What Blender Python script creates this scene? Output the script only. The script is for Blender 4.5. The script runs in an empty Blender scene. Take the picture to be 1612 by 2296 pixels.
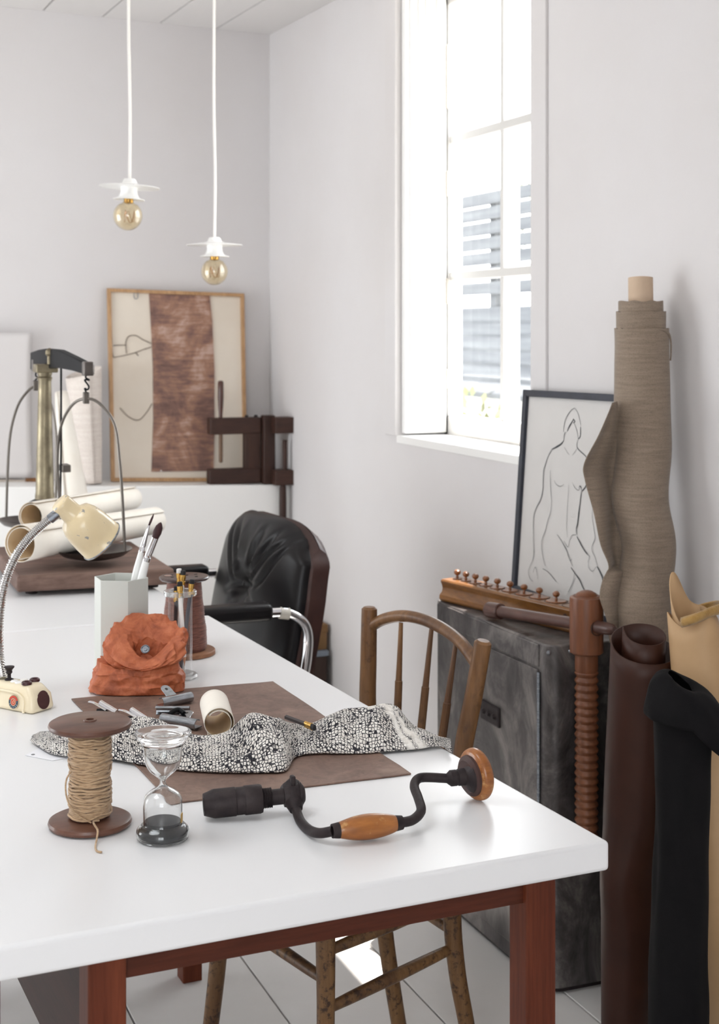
import bpy, math, random
from mathutils import Vector, Matrix, noise

# ------------------------------------------------------------------ camera, light, exposure
scn = bpy.context.scene
COL = scn.collection
cam_d = bpy.data.cameras.new('camera')
cam = bpy.data.objects.new('camera', cam_d)
COL.objects.link(cam)
cam.location = (0, 0, 1.37)
cam.rotation_euler = (math.radians(90), 0, -math.atan(1296 / 3242.0))
cam_d.sensor_fit = 'HORIZONTAL'
cam_d.sensor_width = 24.0
cam_d.lens = 24.0 * 3242.0 / 1612.0
cam_d.shift_x = 0.0
cam_d.shift_y = -408.0 / 1612.0
cam_d.clip_start = 0.05
cam_d.dof.use_dof = True
cam_d.dof.focus_distance = 2.05
cam_d.dof.aperture_fstop = 9.0
scn.camera = cam

world = bpy.data.worlds.new('sky')
scn.world = world
world.use_nodes = True
bg = world.node_tree.nodes['Background']
bg.inputs[0].default_value = (0.93, 0.97, 1.0, 1)
bg.inputs[1].default_value = 3.2

def add_light(name, kind, loc, direction, **kw):
    d = bpy.data.lights.new(name, kind)
    o = bpy.data.objects.new(name, d)
    COL.objects.link(o)
    o.location = loc
    o.rotation_euler = Vector(direction).to_track_quat('-Z', 'Y').to_euler()
    for k, v in kw.items():
        setattr(d, k, v)
    return o

add_light('sun', 'SUN', (6, 6, 9), (-0.55, -0.38, -1.6), energy=9.0, angle=0.01, color=(1.0, 0.95, 0.88))
# daylight entering through the windows, the added skylight and the added rear window
add_light('right_window_sky_portal', 'AREA', (1.99, 3.635, 1.75), (-1, 0, 0), shape='RECTANGLE', size=1.45, size_y=0.9, energy=1.0)
bpy.data.lights['right_window_sky_portal'].cycles.is_portal = True
add_light('left_window_sky_portal', 'AREA', (-1.80, 4.0, 1.0), (1, 0, 0), shape='RECTANGLE', size=1.9, size_y=1.7, energy=1.0)
add_light('added_skylight_portal', 'AREA', (-0.35, 2.0, 2.70), (0, 0, -1), shape='RECTANGLE', size=1.0, size_y=0.9, energy=1.0)
add_light('added_rear_window_portal', 'AREA', (-0.9, -1.42, 1.525), (0, 1, 0), shape='RECTANGLE', size=1.85, size_y=1.5, energy=1.0)
for nm in ('left_window_sky_portal', 'added_skylight_portal', 'added_rear_window_portal'):
    bpy.data.lights[nm].cycles.is_portal = True

vs = scn.view_settings
vs.view_transform = 'Standard'
vs.look = 'None'
vs.exposure = 1.14
vs.gamma = 1.0
vs.use_curve_mapping = False
scn.cycles.max_bounces = 10
scn.cycles.diffuse_bounces = 5
scn.cycles.glossy_bounces = 5
scn.cycles.transmission_bounces = 8
scn.cycles.transparent_max_bounces = 16
scn.cycles.caustics_reflective = False
scn.cycles.use_denoising = True

# ------------------------------------------------------------------ helpers
random.seed(7)
PI = math.pi

def lin(c):
    out = []
    for v in c:
        v = v / 255.0
        out.append(v / 12.92 if v <= 0.04045 else ((v + 0.055) / 1.055) ** 2.4)
    return (out[0], out[1], out[2], 1.0)

class MB:
    """collects geometry in world coordinates"""
    def __init__(s):
        s.v = []; s.f = []; s.uv = []
    def add(s, vs_, fs, uvs=None):
        n = len(s.v)
        s.v += [Vector(p) for p in vs_]
        s.f += [tuple(i + n for i in f) for f in fs]
        s.uv += uvs if uvs else [(0, 0)] * len(vs_)
        return s
    def box(s, a, b, rot=None, piv=None):
        x0, y0, z0 = a; x1, y1, z1 = b
        p = [Vector(q) for q in ((x0, y0, z0), (x1, y0, z0), (x1, y1, z0), (x0, y1, z0), (x0, y0, z1), (x1, y0, z1), (x1, y1, z1), (x0, y1, z1))]
        if rot is not None:
            piv = Vector(piv) if piv is not None else sum(p, Vector()) / 8
            p = [rot @ (q - piv) + piv for q in p]
        return s.add(p, [(0, 3, 2, 1), (4, 5, 6, 7), (0, 1, 5, 4), (1, 2, 6, 5), (2, 3, 7, 6), (3, 0, 4, 7)])
    def hexa(s, lo, hi):
        """lo, hi: four points each, same winding (ccw seen from hi)"""
        return s.add(list(lo) + list(hi), [(3, 2, 1, 0), (4, 5, 6, 7), (0, 1, 5, 4), (1, 2, 6, 5), (2, 3, 7, 6), (3, 0, 4, 7)])
    def bar(s, p0, p1, w, h, up=(0, 0, 1)):
        p0 = Vector(p0); p1 = Vector(p1)
        d = (p1 - p0).normalized(); sd = d.cross(Vector(up)).normalized(); u = sd.cross(d)
        q = lambda p: [p + sd * a * w / 2 + u * b * h / 2 for a, b in ((-1, -1), (1, -1), (1, 1), (-1, 1))]
        return s.hexa(q(p0), q(p1))
    def tube(s, path, r, seg=12, caps=True, closed=False, squash=None, up=None):
        P_ = [Vector(p) for p in path]; n = len(P_)
        R_ = list(r) if isinstance(r, (list, tuple)) else [r] * n
        T_ = []
        for i in range(n):
            if closed: a, b = P_[i - 1], P_[(i + 1) % n]
            else: a, b = P_[max(i - 1, 0)], P_[min(i + 1, n - 1)]
            T_.append((b - a).normalized())
        nrm = Vector(up) if up else (Vector((0, 0, 1)) if abs(T_[0].z) < 0.9 else Vector((1, 0, 0)))
        nrm = (nrm - T_[0] * nrm.dot(T_[0])).normalized()
        vs_ = []; uvs = []; acc = 0.0
        for i in range(n):
            if i: acc += (P_[i] - P_[i - 1]).length
            nrm = (nrm - T_[i] * nrm.dot(T_[i])).normalized()
            bi = T_[i].cross(nrm)
            for k in range(seg):
                a = 2 * PI * k / seg
                sx, sy = squash if squash else (1, 1)
                vs_.append(P_[i] + (nrm * math.cos(a) * sx + bi * math.sin(a) * sy) * R_[i]); uvs.append((acc, a * R_[i]))
        fs = []
        m = n if closed else n - 1
        for i in range(m):
            j = (i + 1) % n
            for k in range(seg):
                l = (k + 1) % seg
                fs.append((i * seg + k, i * seg + l, j * seg + l, j * seg + k))
        if caps and not closed:
            fs.append(tuple(reversed(range(seg)))); fs.append(tuple((n - 1) * seg + k for k in range(seg)))
        return s.add(vs_, fs, uvs)
    def lathe(s, prof, seg=32, o=(0, 0, 0), ax=(0, 0, 1), closed=False, fn=None):
        """prof: (radius, height along the axis)"""
        q = Vector((0, 0, 1)).rotation_difference(Vector(ax).normalized()).to_matrix()
        o = Vector(o); vs_ = []; fs = []; idx = []; uvs = []
        for (r, h) in prof:
            if r <= 1e-7:
                idx.append([len(vs_)] * seg); vs_.append(o + q @ Vector((0, 0, h))); uvs.append((0, h))
            else:
                row = []
                for k in range(seg):
                    a = 2 * PI * k / seg
                    rr = r * fn(a, h) if fn else r
                    row.append(len(vs_)); vs_.append(o + q @ Vector((rr * math.cos(a), rr * math.sin(a), h))); uvs.append((a * r, h))
                idx.append(row)
        pr = list(zip(idx[:-1], idx[1:])) + ([(idx[-1], idx[0])] if closed else [])
        for A_, B_ in pr:
            for k in range(seg):
                l = (k + 1) % seg
                f = []
                for i in (A_[k], A_[l], B_[l], B_[k]):
                    if i not in f: f.append(i)
                if len(f) > 2: fs.append(tuple(f))
        return s.add(vs_, fs, uvs)
    def grid(s, fn, nu, nv, closeu=False, uvfn=None, flip=False):
        vs_ = []; uvs = []; fs = []
        mu = nu if closeu else nu + 1
        for j in range(nv + 1):
            for i in range(mu):
                u, v = i / nu, j / nv
                vs_.append(Vector(fn(u, v))); uvs.append(uvfn(u, v) if uvfn else (u, v))
        for j in range(nv):
            for i in range(nu):
                a = j * mu + i; b = j * mu + (i + 1) % mu
                f = (a, b, b + mu, a + mu)
                fs.append(tuple(reversed(f)) if flip else f)
        return s.add(vs_, fs, uvs)
    def prism(s, poly, ext):
        P_ = [Vector(p) for p in poly]; e = Vector(ext); n = len(P_)
        fs = [tuple(reversed(range(n))), tuple(range(n, 2 * n))] + [(i, (i + 1) % n, (i + 1) % n + n, i + n) for i in range(n)]
        return s.add(P_ + [p + e for p in P_], fs)

LOC = {}

def obj(name, mb, mat, parent=None, smooth=35, bevel=0.0, bseg=2, sub=0, solid=0.0, org=None):
    if parent is not None:
        r = parent
        o0 = LOC[r.name]
    else:
        if org is None:
            mn = Vector((min(p.x for p in mb.v), min(p.y for p in mb.v), min(p.z for p in mb.v)))
            mx = Vector((max(p.x for p in mb.v), max(p.y for p in mb.v), max(p.z for p in mb.v)))
            org = ((mn.x + mx.x) / 2, (mn.y + mx.y) / 2, mn.z)
        o0 = Vector(org)
    me = bpy.data.meshes.new(name)
    me.from_pydata([tuple(p - o0) for p in mb.v], [], mb.f)
    uvl = me.uv_layers.new(name='UVMap')
    for lp in me.loops:
        uvl.data[lp.index].uv = mb.uv[lp.vertex_index]
    if smooth:
        me.polygons.foreach_set('use_smooth', [True] * len(me.polygons))
        if smooth < 180: me.set_sharp_from_angle(angle=math.radians(smooth))
    me.update()
    o = bpy.data.objects.new(name, me)
    COL.objects.link(o)
    if mat is not None: me.materials.append(mat)
    if parent is not None: o.parent = parent
    else: o.location = o0
    LOC[o.name] = o0
    if solid:
        m = o.modifiers.new('solid', 'SOLIDIFY'); m.thickness = solid; m.offset = 0
    if bevel:
        m = o.modifiers.new('bevel', 'BEVEL'); m.width = bevel; m.segments = bseg; m.limit_method = 'ANGLE'; m.angle_limit = math.radians(40)
    if sub:
        m = o.modifiers.new('sub', 'SUBSURF'); m.levels = sub; m.render_levels = sub
    return o

def tag(o, label, cat, group=None):
    o['label'] = label; o['category'] = cat
    if group: o['group'] = group
    return o

def thing(name, label, cat, loc, group=None):
    o = bpy.data.objects.new(name, None)
    COL.objects.link(o)
    o.empty_display_size = 0.02
    o.location = loc
    LOC[o.name] = Vector(loc)
    return tag(o, label, cat, group)

def struct(name, mb, mat, **kw):
    o = obj(name, mb, mat, **kw)
    o['kind'] = 'structure'
    return o

def catmull(pts, n=8, closed=False):
    P_ = [Vector(p) for p in pts]; out = []; m = len(P_)
    for i in range(m if closed else m - 1):
        if closed: a, b, c, d = P_[i - 1], P_[i], P_[(i + 1) % m], P_[(i + 2) % m]
        else: a, b, c, d = P_[max(i - 1, 0)], P_[i], P_[i + 1], P_[min(i + 2, m - 1)]
        for k in range(n):
            t = k / n
            out.append(0.5 * ((2 * b) + (c - a) * t + (2 * a - 5 * b + 4 * c - d) * t * t + (3 * b - a - 3 * c + d) * t ** 3))
    if not closed: out.append(P_[-1])
    return out

def lerp(a, b, t): return a + (b - a) * t
def L3(a, b, t): return Vector(a).lerp(Vector(b), t)
def interp(tab, x):
    if x <= tab[0][0]: return tab[0][1]
    for (x0, y0), (x1, y1) in zip(tab[:-1], tab[1:]):
        if x <= x1:
            t = (x - x0) / (x1 - x0); t = t * t * (3 - 2 * t)
            return y0 + (y1 - y0) * t
    return tab[-1][1]

# ------------------------------------------------------------------ materials
def nodes_of(name):
    m = bpy.data.materials.new(name); m.use_nodes = True
    return m, m.node_tree.nodes, m.node_tree.links, m.node_tree.nodes['Principled BSDF']

def coords(N, L, scale=(1, 1, 1), uv=False):
    t = N.new('ShaderNodeTexCoord'); mp = N.new('ShaderNodeMapping')
    mp.inputs['Scale'].default_value = scale
    L.new(t.outputs['UV' if uv else 'Object'], mp.inputs[0])
    return mp.outputs[0]

def ntex(N, L, vec, scale, detail=5, rough=0.6, dist=0.0):
    n = N.new('ShaderNodeTexNoise')
    n.inputs['Scale'].default_value = scale; n.inputs['Detail'].default_value = detail
    n.inputs['Roughness'].default_value = rough; n.inputs['Distortion'].default_value = dist
    L.new(vec, n.inputs['Vector'])
    return n.outputs[0]

def ramp(N, L, fac, stops):
    r = N.new('ShaderNodeValToRGB')
    e = r.color_ramp.elements
    e[0].position, e[0].color = stops[0]
    e[1].position, e[1].color = stops[-1]
    for p, c in stops[1:-1]:
        x = e.new(p); x.color = c
    L.new(fac, r.inputs[0])
    return r.outputs[0]

def bump(N, L, B, height, strength, dist=0.001, prev=None):
    b = N.new('ShaderNodeBump')
    b.inputs['Strength'].default_value = strength; b.inputs['Distance'].default_value = dist
    L.new(height, b.inputs['Height'])
    if prev is not None: L.new(prev, b.inputs['Normal'])
    L.new(b.outputs[0], B.inputs['Normal'])
    return b.outputs[0]

def mat(name, col, rough=0.5, metal=0.0, spec=0.5, col2=None, ns=10, st=(1, 1, 1), lo=0.35, hi=0.65, bs=0, bst=0.3, bd=0.001, bstr=None, coat=0.0, sheen=0.0, r2=None, dist=0.0, uv=False):
    m, N, L, B = nodes_of(name)
    B.inputs['Base Color'].default_value = lin(col)
    B.inputs['Roughness'].default_value = rough
    B.inputs['Metallic'].default_value = metal
    B.inputs['Specular IOR Level'].default_value = spec
    B.inputs['Coat Weight'].default_value = coat
    B.inputs['Coat Roughness'].default_value = 0.15
    B.inputs['Sheen Weight'].default_value = sheen
    if col2 is not None:
        f = ntex(N, L, coords(N, L, st, uv), ns, dist=dist)
        L.new(ramp(N, L, f, [(lo, lin(col)), (hi, lin(col2))]), B.inputs['Base Color'])
        if r2 is not None:
            L.new(ramp(N, L, f, [(lo, (rough,) * 3 + (1,)), (hi, (r2,) * 3 + (1,))]), B.inputs['Roughness'])
    if bs:
        bump(N, L, B, ntex(N, L, coords(N, L, bstr or st, uv), bs), bst, bd)
    return m

def wood(name, c1, c2, axis='z', rough=0.4, scale=14, stretch=0.08, coat=0.0, bst=0.15, c3=None, wear=None, spec=.4):
    m, N, L, B = nodes_of(name)
    st = [1, 1, 1]; st['xyz'.index(axis)] = stretch
    v = coords(N, L, tuple(st))
    f = ntex(N, L, v, scale, 8, 0.65, 0.6)
    c = ramp(N, L, f, [(0.30, lin(c1)), (0.68, lin(c2))])
    g = ntex(N, L, v, scale * 9, 3, 0.6)
    mx = N.new('ShaderNodeMixRGB'); mx.blend_type = 'MULTIPLY'; mx.inputs[0].default_value = 0.45
    L.new(c, mx.inputs[1]); L.new(ramp(N, L, g, [(0.35, (0.45, 0.4, 0.36, 1)), (0.6, (1, 1, 1, 1))]), mx.inputs[2])
    out = mx.outputs[0]
    if wear:
        w = ntex(N, L, coords(N, L), wear[1], 7, 0.7)
        m2 = N.new('ShaderNodeMixRGB'); L.new(ramp(N, L, w, [(wear[2], (0, 0, 0, 1)), (wear[3], (1, 1, 1, 1))]), m2.inputs[0])
        L.new(out, m2.inputs[1]); m2.inputs[2].default_value = lin(wear[0]); out = m2.outputs[0]
    L.new(out, B.inputs['Base Color'])
    B.inputs['Roughness'].default_value = rough
    B.inputs['Specular IOR Level'].default_value = spec
    B.inputs['Coat Weight'].default_value = coat
    bump(N, L, B, g, bst, 0.0006)
    return m

def thin_glass(name, tint=(1, 1, 1), edge=(0.75, 0.75, 0.75), glossy=0.9, lo=0.0, power=0.35):
    m = bpy.data.materials.new(name); m.use_nodes = True
    N, L = m.node_tree.nodes, m.node_tree.links
    N.remove(N['Principled BSDF'])
    out = N['Material Output']
    tr = N.new('ShaderNodeBsdfTransparent')
    lw = N.new('ShaderNodeLayerWeight'); lw.inputs[0].default_value = power
    r = N.new('ShaderNodeValToRGB'); r.color_ramp.elements[0].color = tint + (1,); r.color_ramp.elements[1].color = edge + (1,)
    r.color_ramp.elements[0].position = 0.62
    L.new(lw.outputs['Facing'], r.inputs[0]); L.new(r.outputs[0], tr.inputs[0])
    gl = N.new('ShaderNodeBsdfGlossy'); gl.inputs['Roughness'].default_value = 0.02
    l2 = N.new('ShaderNodeLayerWeight'); l2.inputs[0].default_value = 0.5
    pw = N.new('ShaderNodeMath'); pw.operation = 'POWER'; pw.inputs[1].default_value = 4.0
    L.new(l2.outputs['Facing'], pw.inputs[0])
    ml = N.new('ShaderNodeMath'); ml.operation = 'MULTIPLY_ADD'; ml.inputs[1].default_value = .75 * glossy; ml.inputs[2].default_value = .055 * glossy
    L.new(pw.outputs[0], ml.inputs[0])
    mx = N.new('ShaderNodeMixShader'); L.new(ml.outputs[0], mx.inputs[0]); L.new(tr.outputs[0], mx.inputs[1]); L.new(gl.outputs[0], mx.inputs[2])
    L.new(mx.outputs[0], out.inputs[0])
    return m

def solid_glass(name, ior=1.45):
    m, N, L, B = nodes_of(name)
    B.inputs['Base Color'].default_value = (.98, .99, .99, 1); B.inputs['Roughness'].default_value = 0.0
    B.inputs['Transmission Weight'].default_value = 1.0; B.inputs['IOR'].default_value = ior
    return m

M = {}
M['wall'] = mat('wall_paint', (211, 207, 206), 0.75, spec=0.3, col2=(215, 212, 212), ns=1.3, bs=35, bst=0.12, bd=0.002)
M['ceil'] = mat('ceiling_paint', (218, 215, 213), 0.7, bs=20, bst=0.1)
M['gap'] = mat('gap_dark', (120, 112, 105), 0.9)
M['floor'] = mat('floor_paint', (232, 230, 228), 0.34, col2=(224, 221, 218), ns=3, bs=30, bst=0.12, bd=0.001)
M['floorgap'] = mat('floor_gap', (105, 92, 72), 0.9, col2=(70, 60, 50), ns=40)
M['white'] = mat('white_gloss_paint', (240, 239, 237), 0.35)
M['sash'] = mat('sash_paint', (204, 202, 199), .45)
M['table'] = mat('table_white', (230, 230, 231), 0.28, spec=0.45, bs=4, bst=0.04, bd=0.003)
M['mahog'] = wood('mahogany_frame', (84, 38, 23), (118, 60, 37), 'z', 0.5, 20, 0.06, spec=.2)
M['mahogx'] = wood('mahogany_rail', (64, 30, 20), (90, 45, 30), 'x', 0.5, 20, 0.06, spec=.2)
M['iron'] = mat('dark_iron', (38, 31, 33), 0.55, 0.25, spec=.3, col2=(52, 44, 44), ns=60, bs=250, bst=0.35)
M['chrome'] = mat('chrome', (225, 225, 228), 0.08, 1.0)
M['steel'] = mat('brushed_steel', (160, 165, 172), 0.3, 1.0, col2=(120, 124, 130), ns=80, st=(1, 1, 4))
M['black'] = mat('black_plastic', (22, 22, 24), 0.35)
M['glass'] = thin_glass('clear_glass', edge=(.40, .42, .45), glossy=1.5)
M['pane'] = thin_glass('window_glass', glossy=0.5, edge=(0.95, 0.95, 0.95))
M['paper'] = mat('cream_paper', (238, 232, 222), 0.8, col2=(232, 224, 212), ns=8, bs=120, bst=0.1)
M['paper_in'] = mat('paper_inside', (206, 180, 142), 0.8, col2=(222, 200, 166), ns=12)  # tan backing of the small roll; in the scale rolls, shading painted as brown


# ------------------------------------------------------------------ the room
XW, YB = 1.75, 5.315          # inner faces of the window wall and of the back wall
XL, YF = -1.75, -1.35
def zc(x, y): return 2.51 + 0.025 * (1.75 - x) + 0.024 * (y - 5.315)
def zl(x): return 0.797 + 0.032 * (1.75 - x)

WY0, WY1, WZ0, WZ1 = 3.206, 4.065, 1.045, 2.42
mb = MB()
for y0, y1, z0, z1 in ((YF, WY0, -0.05, 2.75), (WY1, YB + 0.1, -0.05, 2.75), (WY0, WY1, -0.05, WZ0), (WY0, WY1, WZ1, 2.75)):
    mb.box((XW, y0, z0), (XW + 0.22, y1, z1))
struct('wall_right', mb, M['wall'], smooth=0)
struct('wall_back', MB().box((XL - 0.1, YB, -0.05), (XW + 0.22, YB + 0.12, 2.75)), M['wall'], smooth=0)
mb = MB()
for y0, y1, z0, z1 in ((YF, 3.15, -.05, 2.75), (4.85, YB, -.05, 2.75), (3.15, 4.85, -.05, .05), (3.15, 4.85, 1.95, 2.75)):
    mb.box((XL - 0.1, y0, z0), (XL, y1, z1))
struct('wall_left', mb, M['wall'], smooth=0)
mb = MB()
for x0, x1, z0, z1 in ((XL - .1, -1.65, -.05, 2.75), (-.15, XW + .22, -.05, 2.75), (-1.65, -.15, -.05, .6), (-1.65, -.15, 2.45, 2.75)):
    mb.box((x0, YF - .1, z0), (x1, YF, z1))
struct('wall_front', mb, M['wall'], smooth=0)
mb = MB()
for x0, x1, z0, z1 in ((-1.65, -1.6, .6, 2.45), (-.2, -.15, .6, 2.45), (-1.65, -.15, .6, .65), (-1.65, -.15, 2.4, 2.45), (-.92, -.88, .6, 2.45)):
    mb.box((x0, YF - .06, z0), (x1, YF - .02, z1))
struct('added_rear_window', mb, M['white'], smooth=0)['label'] = 'added unseen white framed window in the wall behind the viewer'  # unseen window, added to light the table front and the ledge

fl = struct('floor', MB().box((XL, YF, -0.06), (XW, YB, -0.012)), M['floorgap'], smooth=0, org=(0, 0, 0))
pw = 0.285
plank_me = None
k = 0
x = 0.65 - 9 * pw
while x < XW:
    x1 = min(x + pw - 0.004, XW - 0.001)
    if x1 > XL:
        x0 = max(x, XL + 0.001)
        if plank_me is None or x1 - x0 < pw - 0.006:
            o = obj('plank', MB().box((x0, YF + 0.001, -0.012), (x1, YB - 0.001, 0.0)), M['floor'], fl, smooth=0, bevel=0.0012, bseg=1)
            if x1 - x0 > pw - 0.006:
                plank_me = o; px0 = x0
        else:
            o = plank_me.copy(); COL.objects.link(o); o.location = (x0 - px0, 0, 0)
    x += pw

SKX0, SKX1, SKY0, SKY1 = -.85, .15, 1.55, 2.45      # unseen skylight well, added to brighten the table from above
mb = MB()
for x0, x1, y0, y1 in ((XL - .1, XW, YF - .1, SKY0), (XL - .1, XW, SKY1, YB), (XL - .1, SKX0, SKY0, SKY1), (SKX1, XW, SKY0, SKY1)):
    mb.hexa([(x, y, zc(x, y) + .012) for x, y in ((x0, y0), (x1, y0), (x1, y1), (x0, y1))], [(x, y, 2.8) for x, y in ((x0, y0), (x1, y0), (x1, y1), (x0, y1))])
ce = struct('ceiling', mb, M['gap'], smooth=0)
x = XW
while x > XL:
    x0 = max(x - 0.217 + 0.006, XL); xe = x - .001
    spans = [(YF, YB - .001)] if (xe < SKX0 or x0 > SKX1) else [(YF, SKY0), (SKY1, YB - .001)]
    for y0, y1 in spans:
        q = [(x0, y0), (xe, y0), (xe, y1), (x0, y1)]
        obj('board', MB().hexa([(a, b, zc(a, b)) for a, b in q], [(a, b, zc(a, b) + .012) for a, b in q]), M['ceil'], ce, smooth=0)
    x -= 0.217
mb = MB()
for x0, x1, y0, y1 in ((SKX0, SKX0 + .03, SKY0, SKY1), (SKX1 - .03, SKX1, SKY0, SKY1), (SKX0, SKX1, SKY0, SKY0 + .03), (SKX0, SKX1, SKY1 - .03, SKY1)):
    mb.box((x0, y0, 2.6), (x1, y1, 2.82))
struct('added_skylight', mb, M['white'], smooth=0)['label'] = 'white lined skylight added unseen in the ceiling to light the table'

# boxed ledge along the back wall
YL = 5.0725
mb = MB().hexa([(XL, YL, 0), (XW, YL, 0), (XW, YB, 0), (XL, YB, 0)], [(XL, YL, zl(XL)), (XW, YL, zl(XW)), (XW, YB, zl(XW)), (XL, YB, zl(XL))])
o = tag(struct('ledge', mb, M['white'], smooth=0, bevel=0.006), 'white boxed-in ledge running along the back wall', 'ledge')

# flat plaster band round the window
mb = MB()
mb.box((XW - 0.008, WY0 - 0.078, WZ0 - 0.0), (XW + 0.002, WY0, 2.47))
mb.box((XW - 0.008, WY1, WZ0 - 0.0), (XW + 0.002, WY1 + 0.082, 2.47))
mb.box((XW - 0.008, WY0, WZ1), (XW + 0.002, WY1, 2.47))
struct('trim_1', mb, M['wall'], smooth=0, bevel=0.003)

# window: frame, two-by-three sash, panes, folded shutter on the far reveal
SX = 1.905
w = thing('window_1', 'tall white painted sash window in the right wall', 'window', (SX, 3.635, WZ0))
del w['category']; w['kind'] = 'structure'; w['label'] = 'tall white painted sash window in the right wall'
mb = MB()
mb.box((SX, WY0, WZ0), (SX + 0.04, WY0 + 0.035, WZ1)); mb.box((SX, WY1 - 0.035, WZ0), (SX + 0.04, WY1, WZ1))
mb.box((SX, WY0, WZ0), (SX + 0.04, WY1, WZ0 + 0.065)); mb.box((SX, WY0, WZ1 - 0.05), (SX + 0.04, WY1, WZ1))
obj('window_frame', mb, M['sash'], w, smooth=0, bevel=0.003)
MY = 3.69
zs = [1.11, 1.535, 1.955, 2.37]
mun = MB().box((SX + 0.008, MY - 0.011, 1.1), (SX + 0.034, MY + 0.011, 2.38))
obj('glazing_bar', mun, M['sash'], w, smooth=0, bevel=0.003)
for z in zs[1:3]:
    obj('glazing_bar', MB().box((SX + 0.006, WY0 + 0.03, z - 0.013), (SX + 0.036, WY1 - 0.03, z + 0.013)), M['sash'], w, smooth=0, bevel=0.003)
for y0, y1 in ((WY0 + 0.034, MY - 0.01), (MY + 0.01, WY1 - 0.034)):
    for z0, z1 in zip(zs[:-1], zs[1:]):
        obj('pane', MB().add([(SX + 0.022, y0, z0), (SX + 0.022, y1, z0), (SX + 0.022, y1, z1), (SX + 0.022, y0, z1)], [(0, 1, 2, 3)]), M['pane'], w, smooth=0)
obj('window_sill', MB().box((XW - 0.004, WY0, WZ0 - 0.02), (SX, WY1, WZ0 + 0.004)), M['white'], w, smooth=0, bevel=0.002)
sh = obj('shutter', MB().box((XW + 0.012, WY1 - 0.032, WZ0 + 0.01), (SX - 0.004, WY1 - 0.004, WZ1 - 0.01)), M['white'], w, smooth=0, bevel=0.003)
for x0, x1 in ((1.777, 1.785), (1.805, 1.811), (1.83, 1.845), (1.866, 1.872)):
    obj('shutter_moulding', MB().box((x0, WY1 - 0.041, WZ0 + 0.02), (x1, WY1 - 0.031, WZ1 - 0.02)), M['white'], sh, smooth=0, bevel=0.003)
for z0, z1 in ((1.19, 1.25), (1.45, 1.53), (1.78, 1.86), (2.05, 2.25)):
    obj('hinge', MB().box((SX - 0.007, WY1 - 0.038, z0), (SX - 0.001, WY1 - 0.028, z1)), mat('hinge_iron', (176, 170, 162), 0.6), sh, smooth=0, bevel=0.002)
obj('shutter_pull', MB().lathe([(0.0, 0), (0.006, 0), (0.004, 0.008), (0.009, 0.016), (0.0, 0.02)], 12, (1.857, WY1 - 0.032, 1.09), (0, -1, 0)), M['white'], sh)

# the window in the left wall and the added skylight (both outside the picture) get plain frames
for nm, lab, y0, y1, z0, z1 in (('window_2', 'wide white framed glazed window in the left wall towards the back', 3.15, 4.85, .05, 1.95),):
    mb = MB()
    for a, b, c, d in ((y0, y0 + .05, z0, z1), (y1 - .05, y1, z0, z1), (y0, y1, z0, z0 + .05), (y0, y1, z1 - .05, z1), ((y0 + y1) / 2 - .02, (y0 + y1) / 2 + .02, z0, z1)):
        mb.box((XL - .06, a, c), (XL - .02, b, d))
    o = struct(nm, mb, M['white'], smooth=0); o['label'] = lab

# ------------------------------------------------------------------ outside the window
gnd = struct('ground', MB().box((2.0, -6, -0.5), (18, 18, -0.4)), mat('pale_gravel', (190, 188, 182), 0.9, col2=(160, 158, 150), ns=20), smooth=0)
fgrey = mat('weathered_grey_board', (62, 64, 68), 0.8, col2=(84, 86, 88), ns=6, st=(1, 0.2, 4))
ft = thing('slatted_fence', 'grey slatted timber fence seen through the window panes', 'fence', (4.6, 8.9, -0.4))
for yy in (7.6, 9.0, 10.4):
    obj('post', MB().box((4.62, yy, -0.4), (4.70, yy + 0.09, 2.3)), fgrey, ft, smooth=0)
for i in range(7):
    z = 1.62 + i * 0.105
    obj('slat', MB().box((4.58, 7.4, z), (4.62, 10.6, z + 0.085)), fgrey, ft, smooth=0)
for nm, yy, lab in (('porch_post', 6.88, 'white porch post outside, the one nearer the window corner'), ('porch_post', 7.62, 'white porch post outside, the one further to the left')):
    pp = thing(nm, lab, 'post', (3.62, yy, -0.4), 'white porch posts')
    obj('shaft', MB().box((3.60, yy - 0.03, -0.3), (3.66, yy + 0.03, 3.0)), M['white'], pp, smooth=0, bevel=0.006)
    obj('plinth', MB().box((3.55, yy - 0.08, -0.4), (3.71, yy + 0.08, -0.28)), M['white'], pp, smooth=0, bevel=0.006)
shed = thing('lean_to_roof', 'low grey boarded lean-to roof below the slatted fence', 'roof', (4.2, 8.4, -0.4))
obj('wall', MB().box((4.2, 6.6, -0.4), (4.5, 10.4, 0.95)), mat('pale_render', (200, 198, 194), 0.9), shed, smooth=0)
for i in range(6):
    a, b = i / 6, (i + 1) / 6
    xa, xb = lerp(4.05, 4.56, a), lerp(4.05, 4.56, b)
    za, zb = lerp(0.95, 1.5, a), lerp(0.95, 1.5, b)
    obj('roof_board', MB().hexa([(xa, 6.5, za), (xb + .03, 6.5, zb), (xb + .03, 10.5, zb), (xa, 10.5, za)], [(xa, 6.5, za + .03), (xb + .03, 6.5, zb + .03), (xb + .03, 10.5, zb + .03), (xa, 10.5, za + .03)]), fgrey, shed, smooth=0)
random.seed(3)
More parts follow.
